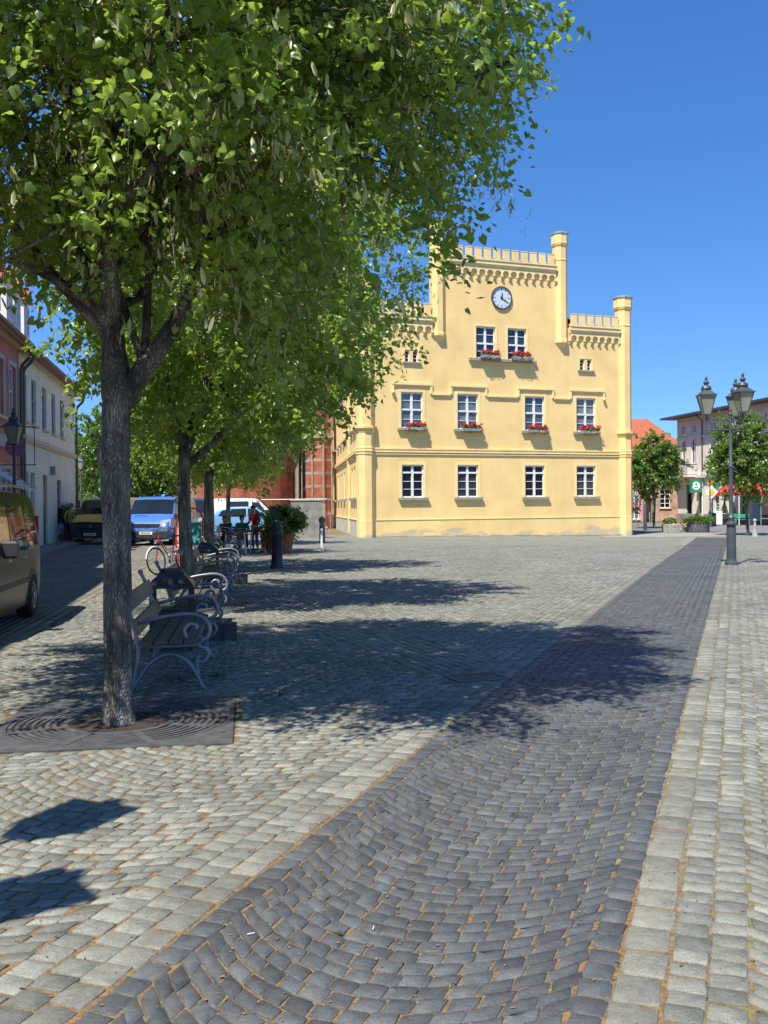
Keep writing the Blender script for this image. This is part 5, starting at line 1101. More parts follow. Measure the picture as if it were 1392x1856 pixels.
# right side planters
t = thing('stone_trough', 'low rough stone trough with green plants and a few red flowers beside the cross street', 'planter', (18.55, 62.5, G(19, 60)), R(-8))
MB().box(-1.0, -.35, -.05, .62, .35, .5, .03).build('trough', mat('rubble_stone', (.42, .40, .34), .9, vscale=7, col2=(.18, .17, .13), bump=1, bscale=14), t)
V = np.concatenate([tuft(rg, np.array([-.55, 0, .6]), np.array([.45, .3, .3]), 500, .07)]); npmesh('plants', V, np.arange(len(V) * 4).reshape(-1, 4), SHRUB, t, np.repeat(rg.random(len(V)), 4))
V = tuft(rg, np.array([.2, -.1, .55]), np.array([.18, .12, .1]), 90, .05); npmesh('red_flowers', V, np.arange(len(V) * 4).reshape(-1, 4), RED, t)
t = thing('barrel_planter', 'round dark planter overflowing with long bright grass in front of the green sign', 'planter', (19.4, 61.3, G(20, 60)), 0)
MB().lathe([(.62, -.05), (.66, .1), (.66, .56), (.69, .58), (.69, .64), (.64, .64)], 20).build('tub', mat('slate_tub', (.13, .135, .15), .75, var=.2, vscale=4), t, 'auto'); n = 1400
p = np.c_[rg.normal(0, .26, (n, 2)) * [1.1, .8], np.full(n, .6)]; d = np.c_[p[:, :2] * 1.1 + rg.normal(0, .35, (n, 2)), rg.uniform(.2, 1.0, n)]; l = rg.uniform(.35, .7, (n, 1)); s = np.c_[rg.normal(0, 1, (n, 2)), np.zeros(n)] * .022
m_ = p + d * l * .6; e = p + d * l - np.c_[np.zeros((n, 2)), .5 * l ** 2]
V = np.concatenate([np.stack([p - s, p + s, m_ + s, m_ - s], 1), np.stack([m_ - s, m_ + s, e + s * .1, e - s * .1], 1)]); npmesh('long_grass', V, np.arange(len(V) * 4).reshape(-1, 4), LEAF2, t, np.repeat(rg.random(len(V)), 4))
# posts, signs and furniture far right
def pole_thing(name, label, cat, x, y, prof, m, group=None):
    t = thing(name, label, cat, (x, y, G(x, y)), 0, group); MB().lathe(prof, 12).build('post', m, t, 'auto'); return t
pole_thing('bollard', 'tall dark post standing before the young tree beside the hall corner', 'bollard', 17.4, 66.2, [(.12, -.05), (.12, 1.75), (.09, 1.8), (.01, 1.82)], LPOLE)
pole_thing('bollard', 'pale slim bollard with a small ball top at the right edge of the square', 'bollard', 19.6, 52.5, [(.16, -.05), (.14, .2), (.07, .55), (.06, .78), (.09, .8), (.1, .86), (.06, .93), (.01, .95)], mat('pale_grey_metal', (.36, .37, .36), .6))
t = thing('road_sign', 'white and yellow diamond priority sign under a small orange sign on a grey pole', 'road sign', (24.9, 75.5, -.2), 0)
MB().tube([(0, 0, 0), (0, 0, 3.6)], .035, 8).build('pole', ZINC, t)
MB().prismy([(0, 2.1), (.48, 2.62), (0, 3.14), (-.48, 2.62)], -.06, -.04).build('diamond', WLET, t); MB().prismy([(0, 2.32), (.27, 2.62), (0, 2.92), (-.27, 2.62)], -.08, -.062).build('yellow_centre', mat('sign_yellow', (.75, .5, .02), .4, var=.02), t)
MB().box(-.34, -.07, 3.2, .34, -.04, 3.5).build('orange_sign', mat('sign_orange', (.7, .28, .03), .4, var=.05), t)
t = thing('park_sign', 'oval turquoise green sign on two grey poles at the hall corner', 'sign', (19.8, 80.5, -.2), 0)
for s_ in (-.25, .25): MB().tube([(s_, 0, 0), (s_, 0, 2.35)], .05, 8).build('pole', ZINC, t)
o = MB().lathe([(.5, -.03), (.5, .03)], 24).build('oval_board', mat('turquoise_green', (.03, .36, .24), .4, var=.04), t); o.location = (0, -.09, 2.45); o.rotation_euler = (R(90), 0, 0); o.scale = (1.1, .5, 1)
for k in range(2): MB().box(-.3, -.13, 2.36 + k * .14, .3, -.121, 2.40 + k * .14).build('lettering', WLET, t)
t = thing('flower_stand', 'red flowers on a thin stand near the right corner of the town hall', 'flower stand', (18.4, 72.5, -.2), 0)
MB().tube([(0, 0, 0), (0, 0, 1.6)], .03, 6).tube([(-.35, 0, 0), (0, 0, .5), (.35, 0, 0)], .02, 5).build('stand', ZINC, t); V = tuft(rg, np.array([0, 0, 1.75]), np.array([.38, .3, .4]), 260, .06); npmesh('blossoms', V, np.arange(len(V) * 4).reshape(-1, 4), RED, t)
V = tuft(rg, np.array([0, 0, 1.25]), np.array([.35, .3, .22]), 150, .07); npmesh('leaves', V, np.arange(len(V) * 4).reshape(-1, 4), GRN, t)
t = thing('ladder', 'grey ladder like frame standing right of the young tree trunk', 'ladder', (24.6, 90, -.2), 0)
l_ = MB().tube([(-.35, 0, 0), (-.35, 0, 2.2)], .04, 6).tube([(.35, 0, 0), (.35, 0, 2.2)], .04, 6)
for k in range(6): l_.tube([(-.35, 0, .3 + .36 * k), (.35, 0, .3 + .36 * k)], .03, 6)
l_.build('frame', ZINC, t)
t = thing('menu_board', 'plain white board standing on the pavement left of the potted conifer', 'board', (26.4, 78.5, -.2), R(-20)); MB().box(-.32, -.03, .1, .32, .03, 1.15, .01).build('panel', WLET, t); MB().box(-.3, -.2, -.01, -.25, .2, .1).build('foot', ZINC, t); MB().box(.25, -.2, -.01, .3, .2, .1).build('foot', ZINC, t)
t = thing('waste_bin', 'small dark waste bin under the priority sign', 'waste bin', (25.2, 76, -.2), 0); MB().lathe([(.2, 0), (.22, .05), (.22, .85), (.2, .9)], 12).build('bin_body', BIN, t, 'auto'); MB().lathe([(.235, .901), (.22, 1.0), (.05, 1.05)], 12).build('lid', BIN, t)
def conifer(label, x, y):
    t = thing('potted_conifer', label, 'potted conifer', (x, y, -.2), 0, 'potted conifers by the shop front'); MB().lathe([(.2, 0), (.28, .4), (.3, .42), (.3, .48)], 10).build('pot', BIN, t)
    rg = np.random.default_rng(int(x * 10)); n = 1600; z = rg.uniform(0, 1, n) ** 1.3; a = rg.uniform(0, 6.28, n); r = (1 - z) * .42 * rg.uniform(.6, 1.05, n) + .02
    p = np.c_[r * np.cos(a), r * np.sin(a), .5 + z * 1.45]; d = rg.normal(size=(n, 3)); d /= np.linalg.norm(d, axis=1, keepdims=True); b = np.cross(d, rg.normal(size=(n, 3))); b /= np.linalg.norm(b, axis=1, keepdims=True); s = .05
    V = np.stack([p - d * s, p + b * s * .5, p + d * s, p - b * s * .5], 1); npmesh('foliage', V, np.arange(4 * n).reshape(-1, 4), LEAF3, t, np.repeat(rg.random(n), 4))
conifer('potted conifer between the white board and the lamp post', 27.6, 80.5); conifer('potted conifer right of the lamp post beside the green bench', 28.2, 80.3)
t = thing('green_bench', 'small green bench on the shop pavement right of the lamp post', 'bench', (28.3, 78.5, -.2), R(-10))
GB_ = mat('bench_green', (.05, .36, .2), .5, var=.06)
for k in range(3): MB().box(-.6, -.2 + k * .14, .44, .6, -.08 + k * .14, .48).build('seat_plank', GB_, t)
for k in range(2): MB().box(-.6, .24, .6 + k * .16, .6, .27, .72 + k * .16).build('backrest_plank', GB_, t)
for s_ in (-.5, .5): MB().box(s_ - .03, -.2, 0, s_ + .03, -.15, .438).box(s_ - .03, .2, 0, s_ + .03, .238, .95).box(s_ - .028, -.149, .38, s_ + .028, .199, .43).build('leg', GB_, t)
t = thing('stand_frame', 'empty metal display frame in front of the red awning shop', 'display frame', (27.9, 73.5, -.2), R(-60))
MB().tube([(0, 0, 0), (0, 0, 1.6), (.9, 0, 1.6), (.9, 0, 0)], .035, 6).tube([(0, 0, .6), (.9, 0, .6)], .03, 6).build('frame', ZINC, t)
t = thing('sapling_stake', 'thin wooden stake beside the larger young tree trunk', 'stake', (18.95, 54.2, G(19, 54)), 0); MB().tube([(0, 0, -.1), (.02, 0, 2.6)], .035, 6).build('stake', mat('stake_wood', (.2, .15, .1), .9), t)
for i, x in enumerate((23.0, 24.6, 26.2)):
    t = thing('pavement_post', 'thin grey pavement post before the brick house, %s of three' % ('left', 'middle', 'right')[i], 'post', (x, 86, -.2), 0, 'thin posts along the far pavement'); MB().lathe([(.05, 0), (.05, 1.0), (.01, 1.03)], 8).build('shaft', ZINC, t)

# ---------------------------------------------------------------- vehicles
RUB = mat('tyre_rubber', (.018, .018, .019), .85, var=.1); ALU = mat('wheel_alloy', (.33, .34, .35), .35, var=.05, metal=.7); CARG = glassy('car_glass', (.012, .016, .02), rough=.03)
CHR = mat('chrome', (.6, .6, .6), .15, var=.02, metal=1.0); PLAS = mat('black_bumper', (.03, .031, .033), .55, var=.1); LENS = glassy('headlight_lens', (.42, .44, .45), rough=.08); TAIL = mat('tail_light', (.5, .015, .012), .2, var=.05)
def paint(n, c, metal=.15, coat=.8, spec=.5): return mat(n, c, .28, var=.03, vscale=1, metal=metal, coat=coat, spec=spec)
def vehicle(name, label, cat, loc, rz, prof, W, H, belt, pnt, front=None, side=(), wheels=(-1.3, 1.35), wr=.33, wind=None, rearwin=None, low=None, plate=True, group=None, lower=None, zb=.24, tumble=.13, rear_lights=True, mirrors=None):
    """local x forward; prof: list of (x, roof z) from tail to nose"""
    t = thing(name, label, cat, loc, rz, group); hw0 = W / 2; xs = [p[0] for p in prof]; x0, x1 = xs[0], xs[-1]; cx = (x0 + x1) / 2; hl = (x1 - x0) / 2
    def top(x): return float(np.interp(x, xs, [p[1] for p in prof]))
    def w(x):
        u = abs(x - cx) / hl; return hw0 * (1 - (.035 if x < cx else .13) * max(0, (u - .72) / .28) ** 2)
    def hwz(x, z):
        b = w(x); 
        if z > belt: b *= 1 - tumble * ((z - belt) / (H - belt)) ** 1.15
        elif z < .5: b *= .965 + .035 * (z - zb) / (.5 - zb)
        return b
    N_ = 34; st = sorted(set([round(x0 + (x1 - x0) * i / N_, 3) for i in range(N_ + 1)] + [round(v, 3) for v in xs])); rings = []
    for x in st:
        zt = top(x); rc = min(.1, (zt - zb) * .2); lv = [zb, .5 if zt > .62 else (zb + zt) / 2 - .02, min(belt, zt - rc - .06), (min(belt, zt - rc - .06) + zt - rc) / 2, zt - rc]
        rgt = [(x, -hwz(x, z), z) for z in lv]; b = hwz(x, zt - rc); rgt += [(x, -b + rc * .35, zt - rc * .3), (x, -b + rc * 1.2, zt - .005), (x, -b * .5, zt + .012)]
        rings.append(rgt + [(a, -b_, c) for a, b_, c in reversed(rgt)])
    body = MB().stack(rings).build('body', pnt, t, 'auto')
    def sidepatch(poly, s, off=.006):
        return [(x, s * (hwz(x, z) + off), z) for x, z in poly]
    for (nm, poly, m) in side:
        for s in (-1, 1):
            n = len(poly); mb = MB(); P = sidepatch(poly, s); I = sidepatch(poly, s, -.02); mb.add(P + I, [tuple(range(n)) if s < 0 else tuple(range(n - 1, -1, -1))] + [(i, i + n, (i + 1) % n + n, (i + 1) % n) for i in range(n)]); mb.build(nm, m, body)
    if wind:
        for (xa, xb, fr, nm, m) in wind:
            mb = MB(); rr = []
            for i in range(9):
                x = xa + (xb - xa) * i / 8; z = top(x) + .014; b = hwz(x, z - .1) * fr; rr.append([(x, -b, z - .012), (x, -b * .5, z + .008), (x, b * .5, z + .008), (x, b, z - .012)])
            mb.stack(rr, False, False); mb.build(nm, m, body)
    for x in wheels:
        for s in (-1, 1):
            y = s * (w(x) + .004); n = 16; arc = [(x + (wr + .075) * math.cos(math.pi * k / n), wr + (wr + .075) * math.sin(math.pi * k / n)) for k in range(n + 1)] + [(x - wr - .075, zb), (x + wr + .075, zb)]
            MB().add([(a, s * (hwz(a, b) + .005), b) for a, b in arc], [tuple(range(len(arc))) if s < 0 else tuple(range(len(arc) - 1, -1, -1))]).build('wheel_arch', PLAS, body)
            wm = MB(Matrix.Translation((x, s * (w(x) - .1), wr)) @ Matrix.Rotation(R(90), 4, 'X')); wm.lathe([(wr * .62, -.11), (wr * .9, -.115), (wr, -.08), (wr, .08), (wr * .9, .115), (wr * .62, .11)], 28, cap=False); wl = wm.build('wheel', RUB, t, 'auto')
            rm = MB(Matrix.Translation((x, s * (w(x) + .004), wr)) @ Matrix.Rotation(R(90), 4, 'X')); rm.lathe([(wr * .62, -.012), (wr * .6, .0), (wr * .5, .004)], 24, cap=False)
            rm.lathe([(.05, -.012), (.05, .012)], 10)
            for k in range(6):
                a = k * math.pi / 3; ca, sa = math.cos(a), math.sin(a); rm.add([(ca * .03 - sa * .03, sa * .03 + ca * .03, .008), (ca * .03 + sa * .03, sa * .03 - ca * .03, .008), (ca * wr * .6 + sa * .022, sa * wr * .6 - ca * .022, .0), (ca * wr * .6 - sa * .022, sa * wr * .6 + ca * .022, .0)], [(0, 3, 2, 1), (0, 1, 2, 3)])
            rm.build('rim', ALU, wl); MB(Matrix.Translation((x, s * (w(x) - .012), wr)) @ Matrix.Rotation(R(90), 4, 'X')).lathe([(wr * .61, -.005), (wr * .61, .005)], 20).build('brake_shadow_disc', PLAS, wl)
    if lower:
        mb = MB(); rr = []
        for x in st: rr.append([(x, -hwz(x, zb) - .008, zb - .02), (x, -hwz(x, .45) - .008, lower), (x, hwz(x, .45) + .008, lower), (x, hwz(x, zb) + .008, zb - .02)])
        # sills only on the sides, front and back bumpers closed
        mb.stack(rr); mb.build('lower_cladding', PLAS, body)
    for s in (-1, 1):
        if mirrors:
            x, z = mirrors; y = s * (hwz(x, z) + .02); m_ = MB(); m_.bbox(x - .06, min(y, y + s * .2), z - .02, x + .07, max(y, y + s * .2), z + .2, .03); m_.build('mirror', PLAS, body)
        if rear_lights: x = x0 + .0; MB().bbox(x0 - .015, min(s * hwz(x0, 1.1) * .84, s * hwz(x0, 1.1) * 1.0), .95, x0 + .05, max(s * hwz(x0, 1.1) * .84, s * hwz(x0, 1.1) * 1.0), 1.5 if H > 1.7 else 1.2, .01).build('tail_light', TAIL, body)
    return t, body, hwz, top
VANP = [(-2.38, 1.0), (-2.36, 1.55), (-2.28, 1.86), (-2.1, 1.93), (-1.0, 1.965), (.3, 1.97), (.85, 1.94), (1.1, 1.86), (1.72, 1.22), (2.12, 1.03), (2.32, .86), (2.38, .66)]
def front_kit(body, x, hw, emblem=True, zp=.5, grm=PLAS, hl=(.78, .98), grz=(.74, .86), bum=True, plate_bars=True):
    if bum: MB().bbox(x - .12, -hw * .93, .27, x + .06, hw * .93, .6, .03).build('bumper', PLAS, body)
    MB().bbox(x - .05, -hw * .6, grz[0], x + .035, hw * .6, grz[1], .015).build('grille', grm, body); MB().box(x + .02, -hw * .58, grz[1] + .002, x + .045, hw * .58, grz[1] + .025).build('chrome_bar', CHR, body)
    e = MB(Matrix.Translation((x + .05, 0, (grz[0] + grz[1]) / 2)) @ Matrix.Rotation(R(90), 4, 'Y')); e.torus((0, 0, 0), .055, .01, 'z', 18, 5); e.box(-.006, -.05, -.008, .006, .05, .008); e.build('emblem', CHR, body)
    pl = MB().box(x + .061, -.26, zp - .055, x + .072, .26, zp + .055).build('number_plate', WLET, body)
    for k in range(7): MB().box(x + .0725, -.2 + k * .058, zp - .032, x + .075, -.165 + k * .058, zp + .032).build('plate_mark', MATS['black_paint'], pl)
def headlights(body, x, hw, z0, z1, L_=.3, W_=.34):
    for s in (-1, 1):
        y0, y1 = s * hw * .56, s * hw * .97
        MB().add([(x - .02, y0, z0), (x - L_ * .55, y1, z0 + .03), (x - L_ * 1.1, y1 * .99, z1 + .06), (x - .12, y0 * 1.05, z1 - .02), (x + .03, y0, z0 + .01), (x - L_ * .45, y1 + s * .012, z0 + .05), (x - L_ * 1.0, y1 + s * .008, z1 + .07), (x - .06, y0 * 1.05, z1 + .01)],
                 [(4, 5, 6, 7), (7, 6, 5, 4), (0, 1, 5, 4), (1, 2, 6, 5), (2, 3, 7, 6), (3, 0, 4, 7)]).build('headlight', LENS, body)
def pix(px, py, Y): v = at(px, py, Y); return v.x
# blue van facing the camera
x = pix(270, 950, 39.5); BLUE = paint('blue_paint', (.075, .19, .62))
wv, b_, hwz, top = vehicle('blue_van', 'bright blue van facing the camera between the first two linden trunks', 'van', (x, 41.9, G(x, 41)), R(-93), VANP, 1.95, 1.97, 1.0, BLUE,
    side=(('side_window', [(.35, 1.12), (1.42, 1.1), (1.02, 1.72), (.35, 1.76)], CARG), ('side_window', [(-.75, 1.12), (.22, 1.12), (.22, 1.76), (-.75, 1.76)], CARG), ('side_window', [(-2.05, 1.14), (-.9, 1.12), (-.9, 1.76), (-1.95, 1.74)], CARG)),
    wind=((1.13, 1.70, .93, 'windscreen', CARG),), wheels=(-1.45, 1.55), mirrors=(1.25, 1.08))
front_kit(b_, 2.36, .95); headlights(b_, 2.38, .95, .72, .98); MB().box(1.82, -.62, 1.185, 1.86, -.1, 1.195).build('bonnet_vent', PLAS, b_)
# yellow and black post van
x = pix(176, 940, 41); YLW = paint('post_yellow', (.72, .42, .02)); BLKP = paint('black_paint_gloss', (.02, .02, .022), .0)
wv, b_, hwz, top = vehicle('yellow_van', 'yellow van with black lower front facing the camera left of the nearest trunk', 'van', (x, 43.4, G(x, 43)), R(-97), VANP, 1.9, 1.95, 1.0, YLW,
    side=(('side_window', [(.45, 1.12), (1.42, 1.1), (1.02, 1.72), (.45, 1.76)], CARG), ('lower_side', [(-2.2, .4), (2.1, .4), (2.1, .85), (-2.2, .98)], BLKP)), wind=((1.13, 1.70, .95, 'windscreen', CARG),), wheels=(-1.45, 1.55), mirrors=(1.25, 1.08))
front_kit(b_, 2.38, .92, zp=.42, grz=(.62, .92)); headlights(b_, 2.38, .95, .70, .92); MB().bbox(2.2, -.9, .58, 2.40, .9, .93, .03).build('front_panel', BLKP, b_)
# white van in profile, facing right
WHTP = paint('white_paint_gloss', (.78, .78, .78), 0); 
wv, b_, hwz, top = vehicle('white_van', 'white van seen from the side behind the third linden trunk, facing right', 'van', (-8.75, 61.0, G(-8.7, 61)), R(2), [(p[0] * 1.05, p[1] + .06) for p in VANP], 1.9, 2.05, 1.05, WHTP,
    side=(('side_window', [(.72, 1.2), (1.62, 1.16), (1.15, 1.76), (.72, 1.8)], CARG), ('side_window', [(-.75, 1.2), (.52, 1.2), (.52, 1.84), (-.75, 1.84)], CARG)), wind=((1.2, 1.78, .93, 'windscreen', CARG),), wheels=(-1.5, 1.65), mirrors=(1.35, 1.16))
headlights(b_, 2.5, .95, .72, .98); front_kit(b_, 2.48, .92)
# light blue car in front of it
CARP = [(-2.0, .9), (-1.95, 1.1), (-1.7, 1.38), (-1.2, 1.5), (-.2, 1.52), (.35, 1.46), (1.05, 1.02), (1.75, .86), (1.95, .72), (2.0, .58)]
wv, b_, hwz, top = vehicle('light_blue_car', 'light blue hatchback behind the café guests, in front of the white van', 'car', (-7.3, 54.5, G(-7.3, 54)), R(3), CARP, 1.72, 1.52, .92, paint('light_blue_paint', (.20, .42, .68)),
    side=(('side_window', [(-.1, .98), (.85, .98), (.35, 1.38), (-.1, 1.42)], CARG), ('side_window', [(-1.1, .98), (-.2, .98), (-.2, 1.42), (-1.0, 1.4)], CARG), ('side_window', [(-1.7, 1.02), (-1.2, .98), (-1.12, 1.38), (-1.5, 1.32)], CARG)), wind=((.4, 1.02, .9, 'windscreen', CARG),), wheels=(-1.2, 1.25), wr=.3, zb=.2, mirrors=(.75, .95))
headlights(b_, 2.0, .84, .55, .72, .3); front_kit(b_, 1.98, .8, zp=.42, grz=(.56, .66))
# dark van behind the blue one
wv, b_, hwz, top = vehicle('dark_van', 'dark brown van parked right behind the blue van, half hidden', 'van', (pix(322, 940, 46), 49.0, G(-9.5, 48)), R(-84), VANP, 1.9, 1.97, 1.0, paint('brown_paint', (.09, .06, .05)),
    side=(('side_window', [(.35, 1.12), (1.42, 1.1), (1.02, 1.72), (.35, 1.76)], CARG), ('side_window', [(-2.0, 1.12), (.22, 1.12), (.22, 1.76), (-2.0, 1.76)], CARG)), wind=((1.13, 1.70, .93, 'windscreen', CARG),), wheels=(-1.45, 1.55), mirrors=(1.25, 1.08))
front_kit(b_, 2.36, .95); headlights(b_, 2.38, .95, .72, .98)
# near dark van cut by the left edge: its nose points to the camera, tail light end away
NP = [(-2.2, .95), (-2.19, 1.45), (-2.12, 1.72), (-1.95, 1.82), (-1.0, 1.86), (.2, 1.87), (.6, 1.83), (1.25, 1.22), (1.9, 1.05), (2.15, .85), (2.22, .6)]
DARK = paint('anthracite_paint', (.014, .014, .015), .0, .0, .22)
ry = 15.55; xx = -5.24 - .19 * (ry - 14.8); ux, uy = math.sin(R(-9.5)) * -1, -math.cos(R(9.5))
hd = math.atan2(-.986, .165); cxn, cyn = xx + math.cos(hd) * 2.2 - .86 * math.cos(hd + math.pi / 2) * -1 * -1, ry + math.sin(hd) * 2.2
# body centre: from the rear right-hand side corner towards the nose and half a width to the street's left
nx, ny = math.cos(hd), math.sin(hd); lx, ly = -ny, nx            # local +y (left side of the car) points to +x of the world
cxn, cyn = xx + nx * 2.2 - lx * .86, ry + ny * 2.2 - ly * .86
wv, b_, hwz, top = vehicle('anthracite_van', 'dark anthracite family van cut off by the left edge of the picture', 'van', (cxn, cyn, G(cxn, cyn)), hd, NP, 1.76, 1.87, .98, DARK,
    side=(('side_window', [(.12, 1.02), (1.0, 1.02), (.55, 1.66), (.12, 1.7)], CARG), ('side_window', [(-1.0, 1.02), (.04, 1.02), (.04, 1.7), (-1.0, 1.7)], CARG), ('side_window', [(-1.9, 1.06), (-1.08, 1.02), (-1.08, 1.7), (-1.82, 1.64)], CARG),
          ('rub_strip', [(-1.75, .55), (1.7, .55), (1.7, .63), (-1.75, .63)], PLAS), ('door_handle', [(-.95, .9), (-.78, .9), (-.78, .94), (-.95, .94)], CHR), ('door_handle', [(.15, .9), (.32, .9), (.32, .94), (.15, .94)], CHR)),
    wind=((.65, 1.22, .92, 'windscreen', CARG),), wheels=(-1.42, 1.4), wr=.33, mirrors=(.82, 1.0), zb=.22)
front_kit(b_, 2.2, .86); headlights(b_, 2.2, .86, .68, .9)
for s in (-1, 1): MB().tube([(-1.8, s * .72, 1.87), (-1.7, s * .72, 1.93), (.2, s * .72, 1.94), (.35, s * .72, 1.88)], .02, 6).build('roof_rail', ALU, b_)

# ---------------------------------------------------------------- bicycles
def bicycle(label, x, y, rz, lean, frame, fender, group='bicycles by the red sign'):
    t = thing('bicycle', label, 'bicycle', (x, y, G(x, y)), rz, group); M = Matrix.Rotation(lean, 4, 'X')
    for xx, nm in ((-.52, 'wheel'), (.53, 'wheel')):
        w_ = MB(M).torus((xx, 0, .34), .32, .02, 'y', 30, 6).build(nm, RUB, t); MB(M).torus((xx, 0, .34), .298, .009, 'y', 30, 4).build('rim', CHR, w_)
        sp = MB(M)
        for k in range(14):
            a = k * math.pi / 7; sp.tube([(xx, 0, .34), (xx + .295 * math.cos(a), 0, .34 + .295 * math.sin(a))], .0025, 3)
        sp.ball((xx, 0, .34), .03, 8, 6); sp.build('spokes', CHR, w_)
        fd = [(xx + .345 * math.cos(a), 0, .34 + .345 * math.sin(a)) for a in [R(10 + 16 * k) for k in range(10)]]; MB(M).tube(fd, .02, 6).build('mudguard', fender, t)
    f = MB(M); f.tube([(-.52, 0, .34), (-.06, 0, .3)], .013, 6).tube([(-.06, 0, .3), (-.2, 0, .86)], .016, 6).tube([(-.52, 0, .34), (-.18, 0, .76)], .011, 6).tube([(-.06, 0, .3), (.36, 0, .82)], .017, 6).tube([(-.15, 0, .62), (.1, 0, .6), (.34, 0, .88)], .015, 6).tube([(.33, 0, .95), (.4, 0, .72), (.53, 0, .34)], .015, 6); f.build('frame', frame, t)
    MB(M).tube([(.33, 0, .95), (.3, 0, 1.06), (.36, -.12, 1.1), (.22, -.28, 1.08), (.1, -.3, 1.07)], .012, 6).tube([(.36, .0, 1.09), (.36, .12, 1.1), (.22, .28, 1.08), (.1, .3, 1.07)], .012, 6).build('handlebar', CHR, t)
    MB(M).stack([[(-.34, -.09, .9), (-.34, .09, .9), (-.1, .02, .9), (-.1, -.02, .9)], [(-.36, -.1, .94), (-.36, .1, .94), (-.06, .025, .93), (-.06, -.025, .93)]]).build('saddle', PLAS, t)
    MB(M).lathe([(.09, -.01), (.09, .01)], 14, (0, 0)).build('chainring', CHR, t).matrix_local = M @ Matrix.Translation((-.06, -.04, .3)) @ Matrix.Rotation(R(90), 4, 'X')
    MB(M).tube([(-.06, -.06, .3), (0, -.06, .16)], .01, 5).box(-.04, -.15, .14, .04, -.06, .165).build('pedal', CHR, t); MB(M).tube([(-.06, .06, .3), (-.12, .06, .44)], .01, 5).box(-.16, .06, .43, -.08, .15, .455).build('pedal', CHR, t)
    MB(M).ball((.47, 0, .8), .05, 8, 6).build('lamp', CHR, t)
    MB(M).box(-.7, -.07, .72, -.36, .07, .735).tube([(-.55, .05, .36), (-.6, .05, .72)], .008, 4).tube([(-.55, -.05, .36), (-.6, -.05, .72)], .008, 4).build('carrier', ALU, t)
    return t
WHF = mat('white_enamel', (.72, .72, .72), .4, var=.05)
bicycle('bicycle with white mudguards leaning beside the red framed sign', -5.15, 24.1, R(-118), R(8), paint('red_frame', (.35, .03, .03)), WHF)
bk2 = bicycle('bicycle with a tall wire basket behind the red framed sign', -4.35, 26.5, R(-105), R(-6), paint('grey_frame', (.2, .2, .22)), CHR)
q = MB()
for k in range(7): q.tube([(.42 + .045 * k, -.17, .82), (.42 + .045 * k, -.17, 1.12)], .004, 4).tube([(.42 + .045 * k, .17, .82), (.42 + .045 * k, .17, 1.12)], .004, 4)
for k in range(5): q.tube([(.42, -.17, .82 + .075 * k), (.69, -.17, .82 + .075 * k), (.69, .17, .82 + .075 * k), (.42, .17, .82 + .075 * k), (.42, -.17, .82 + .075 * k)], .004, 4)
q.box(.42, -.17, .805, .69, .17, .819).build('basket', WHF, bk2)
# A-frame sign with round red tube
sg = thing('pavement_sign', 'red tube framed pavement sign with a green board half hidden by the second linden', 'sign', (-5.0, 25.6, G(-5, 25.6)), R(4))
REDP = paint('red_tube', (.68, .05, .03), 0)
for s, dy in ((0, -.22), (1, .22)):
    pts = [(-.335, dy, 0), (-.335, dy * .45, .8), (-.335, dy * .2, 1.3), (-.27, dy * .1, 1.47), (-.14, dy * .05, 1.57), (0, dy * .03, 1.6), (.14, dy * .05, 1.57), (.27, dy * .1, 1.47), (.335, dy * .2, 1.3), (.335, dy * .45, .8), (.335, dy, 0)]; MB().tube(pts, .024, 8).build('frame_tube', REDP, sg)
bd = MB(Matrix.Translation((0, -.125, .62)) @ Matrix.Rotation(R(-9), 4, 'X')).box(-.31, -.012, 0, .31, .012, .62).build('board', mat('white_frame_board', (.75, .76, .75), .5), sg)
MB(Matrix.Translation((0, -.125, .62)) @ Matrix.Rotation(R(-9), 4, 'X')).box(-.28, -.018, .03, .28, -.0125, .59).build('green_panel', mat('sea_green_board', (.05, .30, .26), .6), bd)
for bdy, sz, px_, pz in (('B', .24, -.17, .46), ('~ ~', .12, -.16, .2)): text('lettering', bdy, sz, WLET, bd, (px_, -.125 - .02 + pz * math.tan(R(9)) * 1.0 - .0, .62 + pz), (R(90 - 9), 0, 0), .001)

# ---------------------------------------------------------------- people
SKIN = mat('skin', (.55, .33, .24), .6, var=.05); 
def skinned(name, m, parent, V, E, Rr, sub=2, label=None):
    me = bpy.data.meshes.new(name); me.from_pydata([tuple(v) for v in V], E, []); o = bpy.data.objects.new(name, me); COL.objects.link(o)
    md = o.modifiers.new('skin', 'SKIN'); md.use_smooth_shade = True
    for i, d in enumerate(me.skin_vertices[0].data): d.radius = (Rr[i][0], Rr[i][1]) if isinstance(Rr[i], tuple) else (Rr[i], Rr[i]); d.use_root = (i == 0)
    s = o.modifiers.new('sub', 'SUBSURF'); s.levels = sub; s.render_levels = sub
    bpy.context.view_layer.update(); nm = bpy.data.meshes.new_from_object(o.evaluated_get(bpy.context.evaluated_depsgraph_get())); bpy.data.objects.remove(o); bpy.data.meshes.remove(me)
    nm.name = name; nm.materials.clear(); nm.materials.append(m); nm.shade_smooth(); o = bpy.data.objects.new(name, nm); COL.objects.link(o); o.parent = parent
    if label: o['label'] = label
    return o
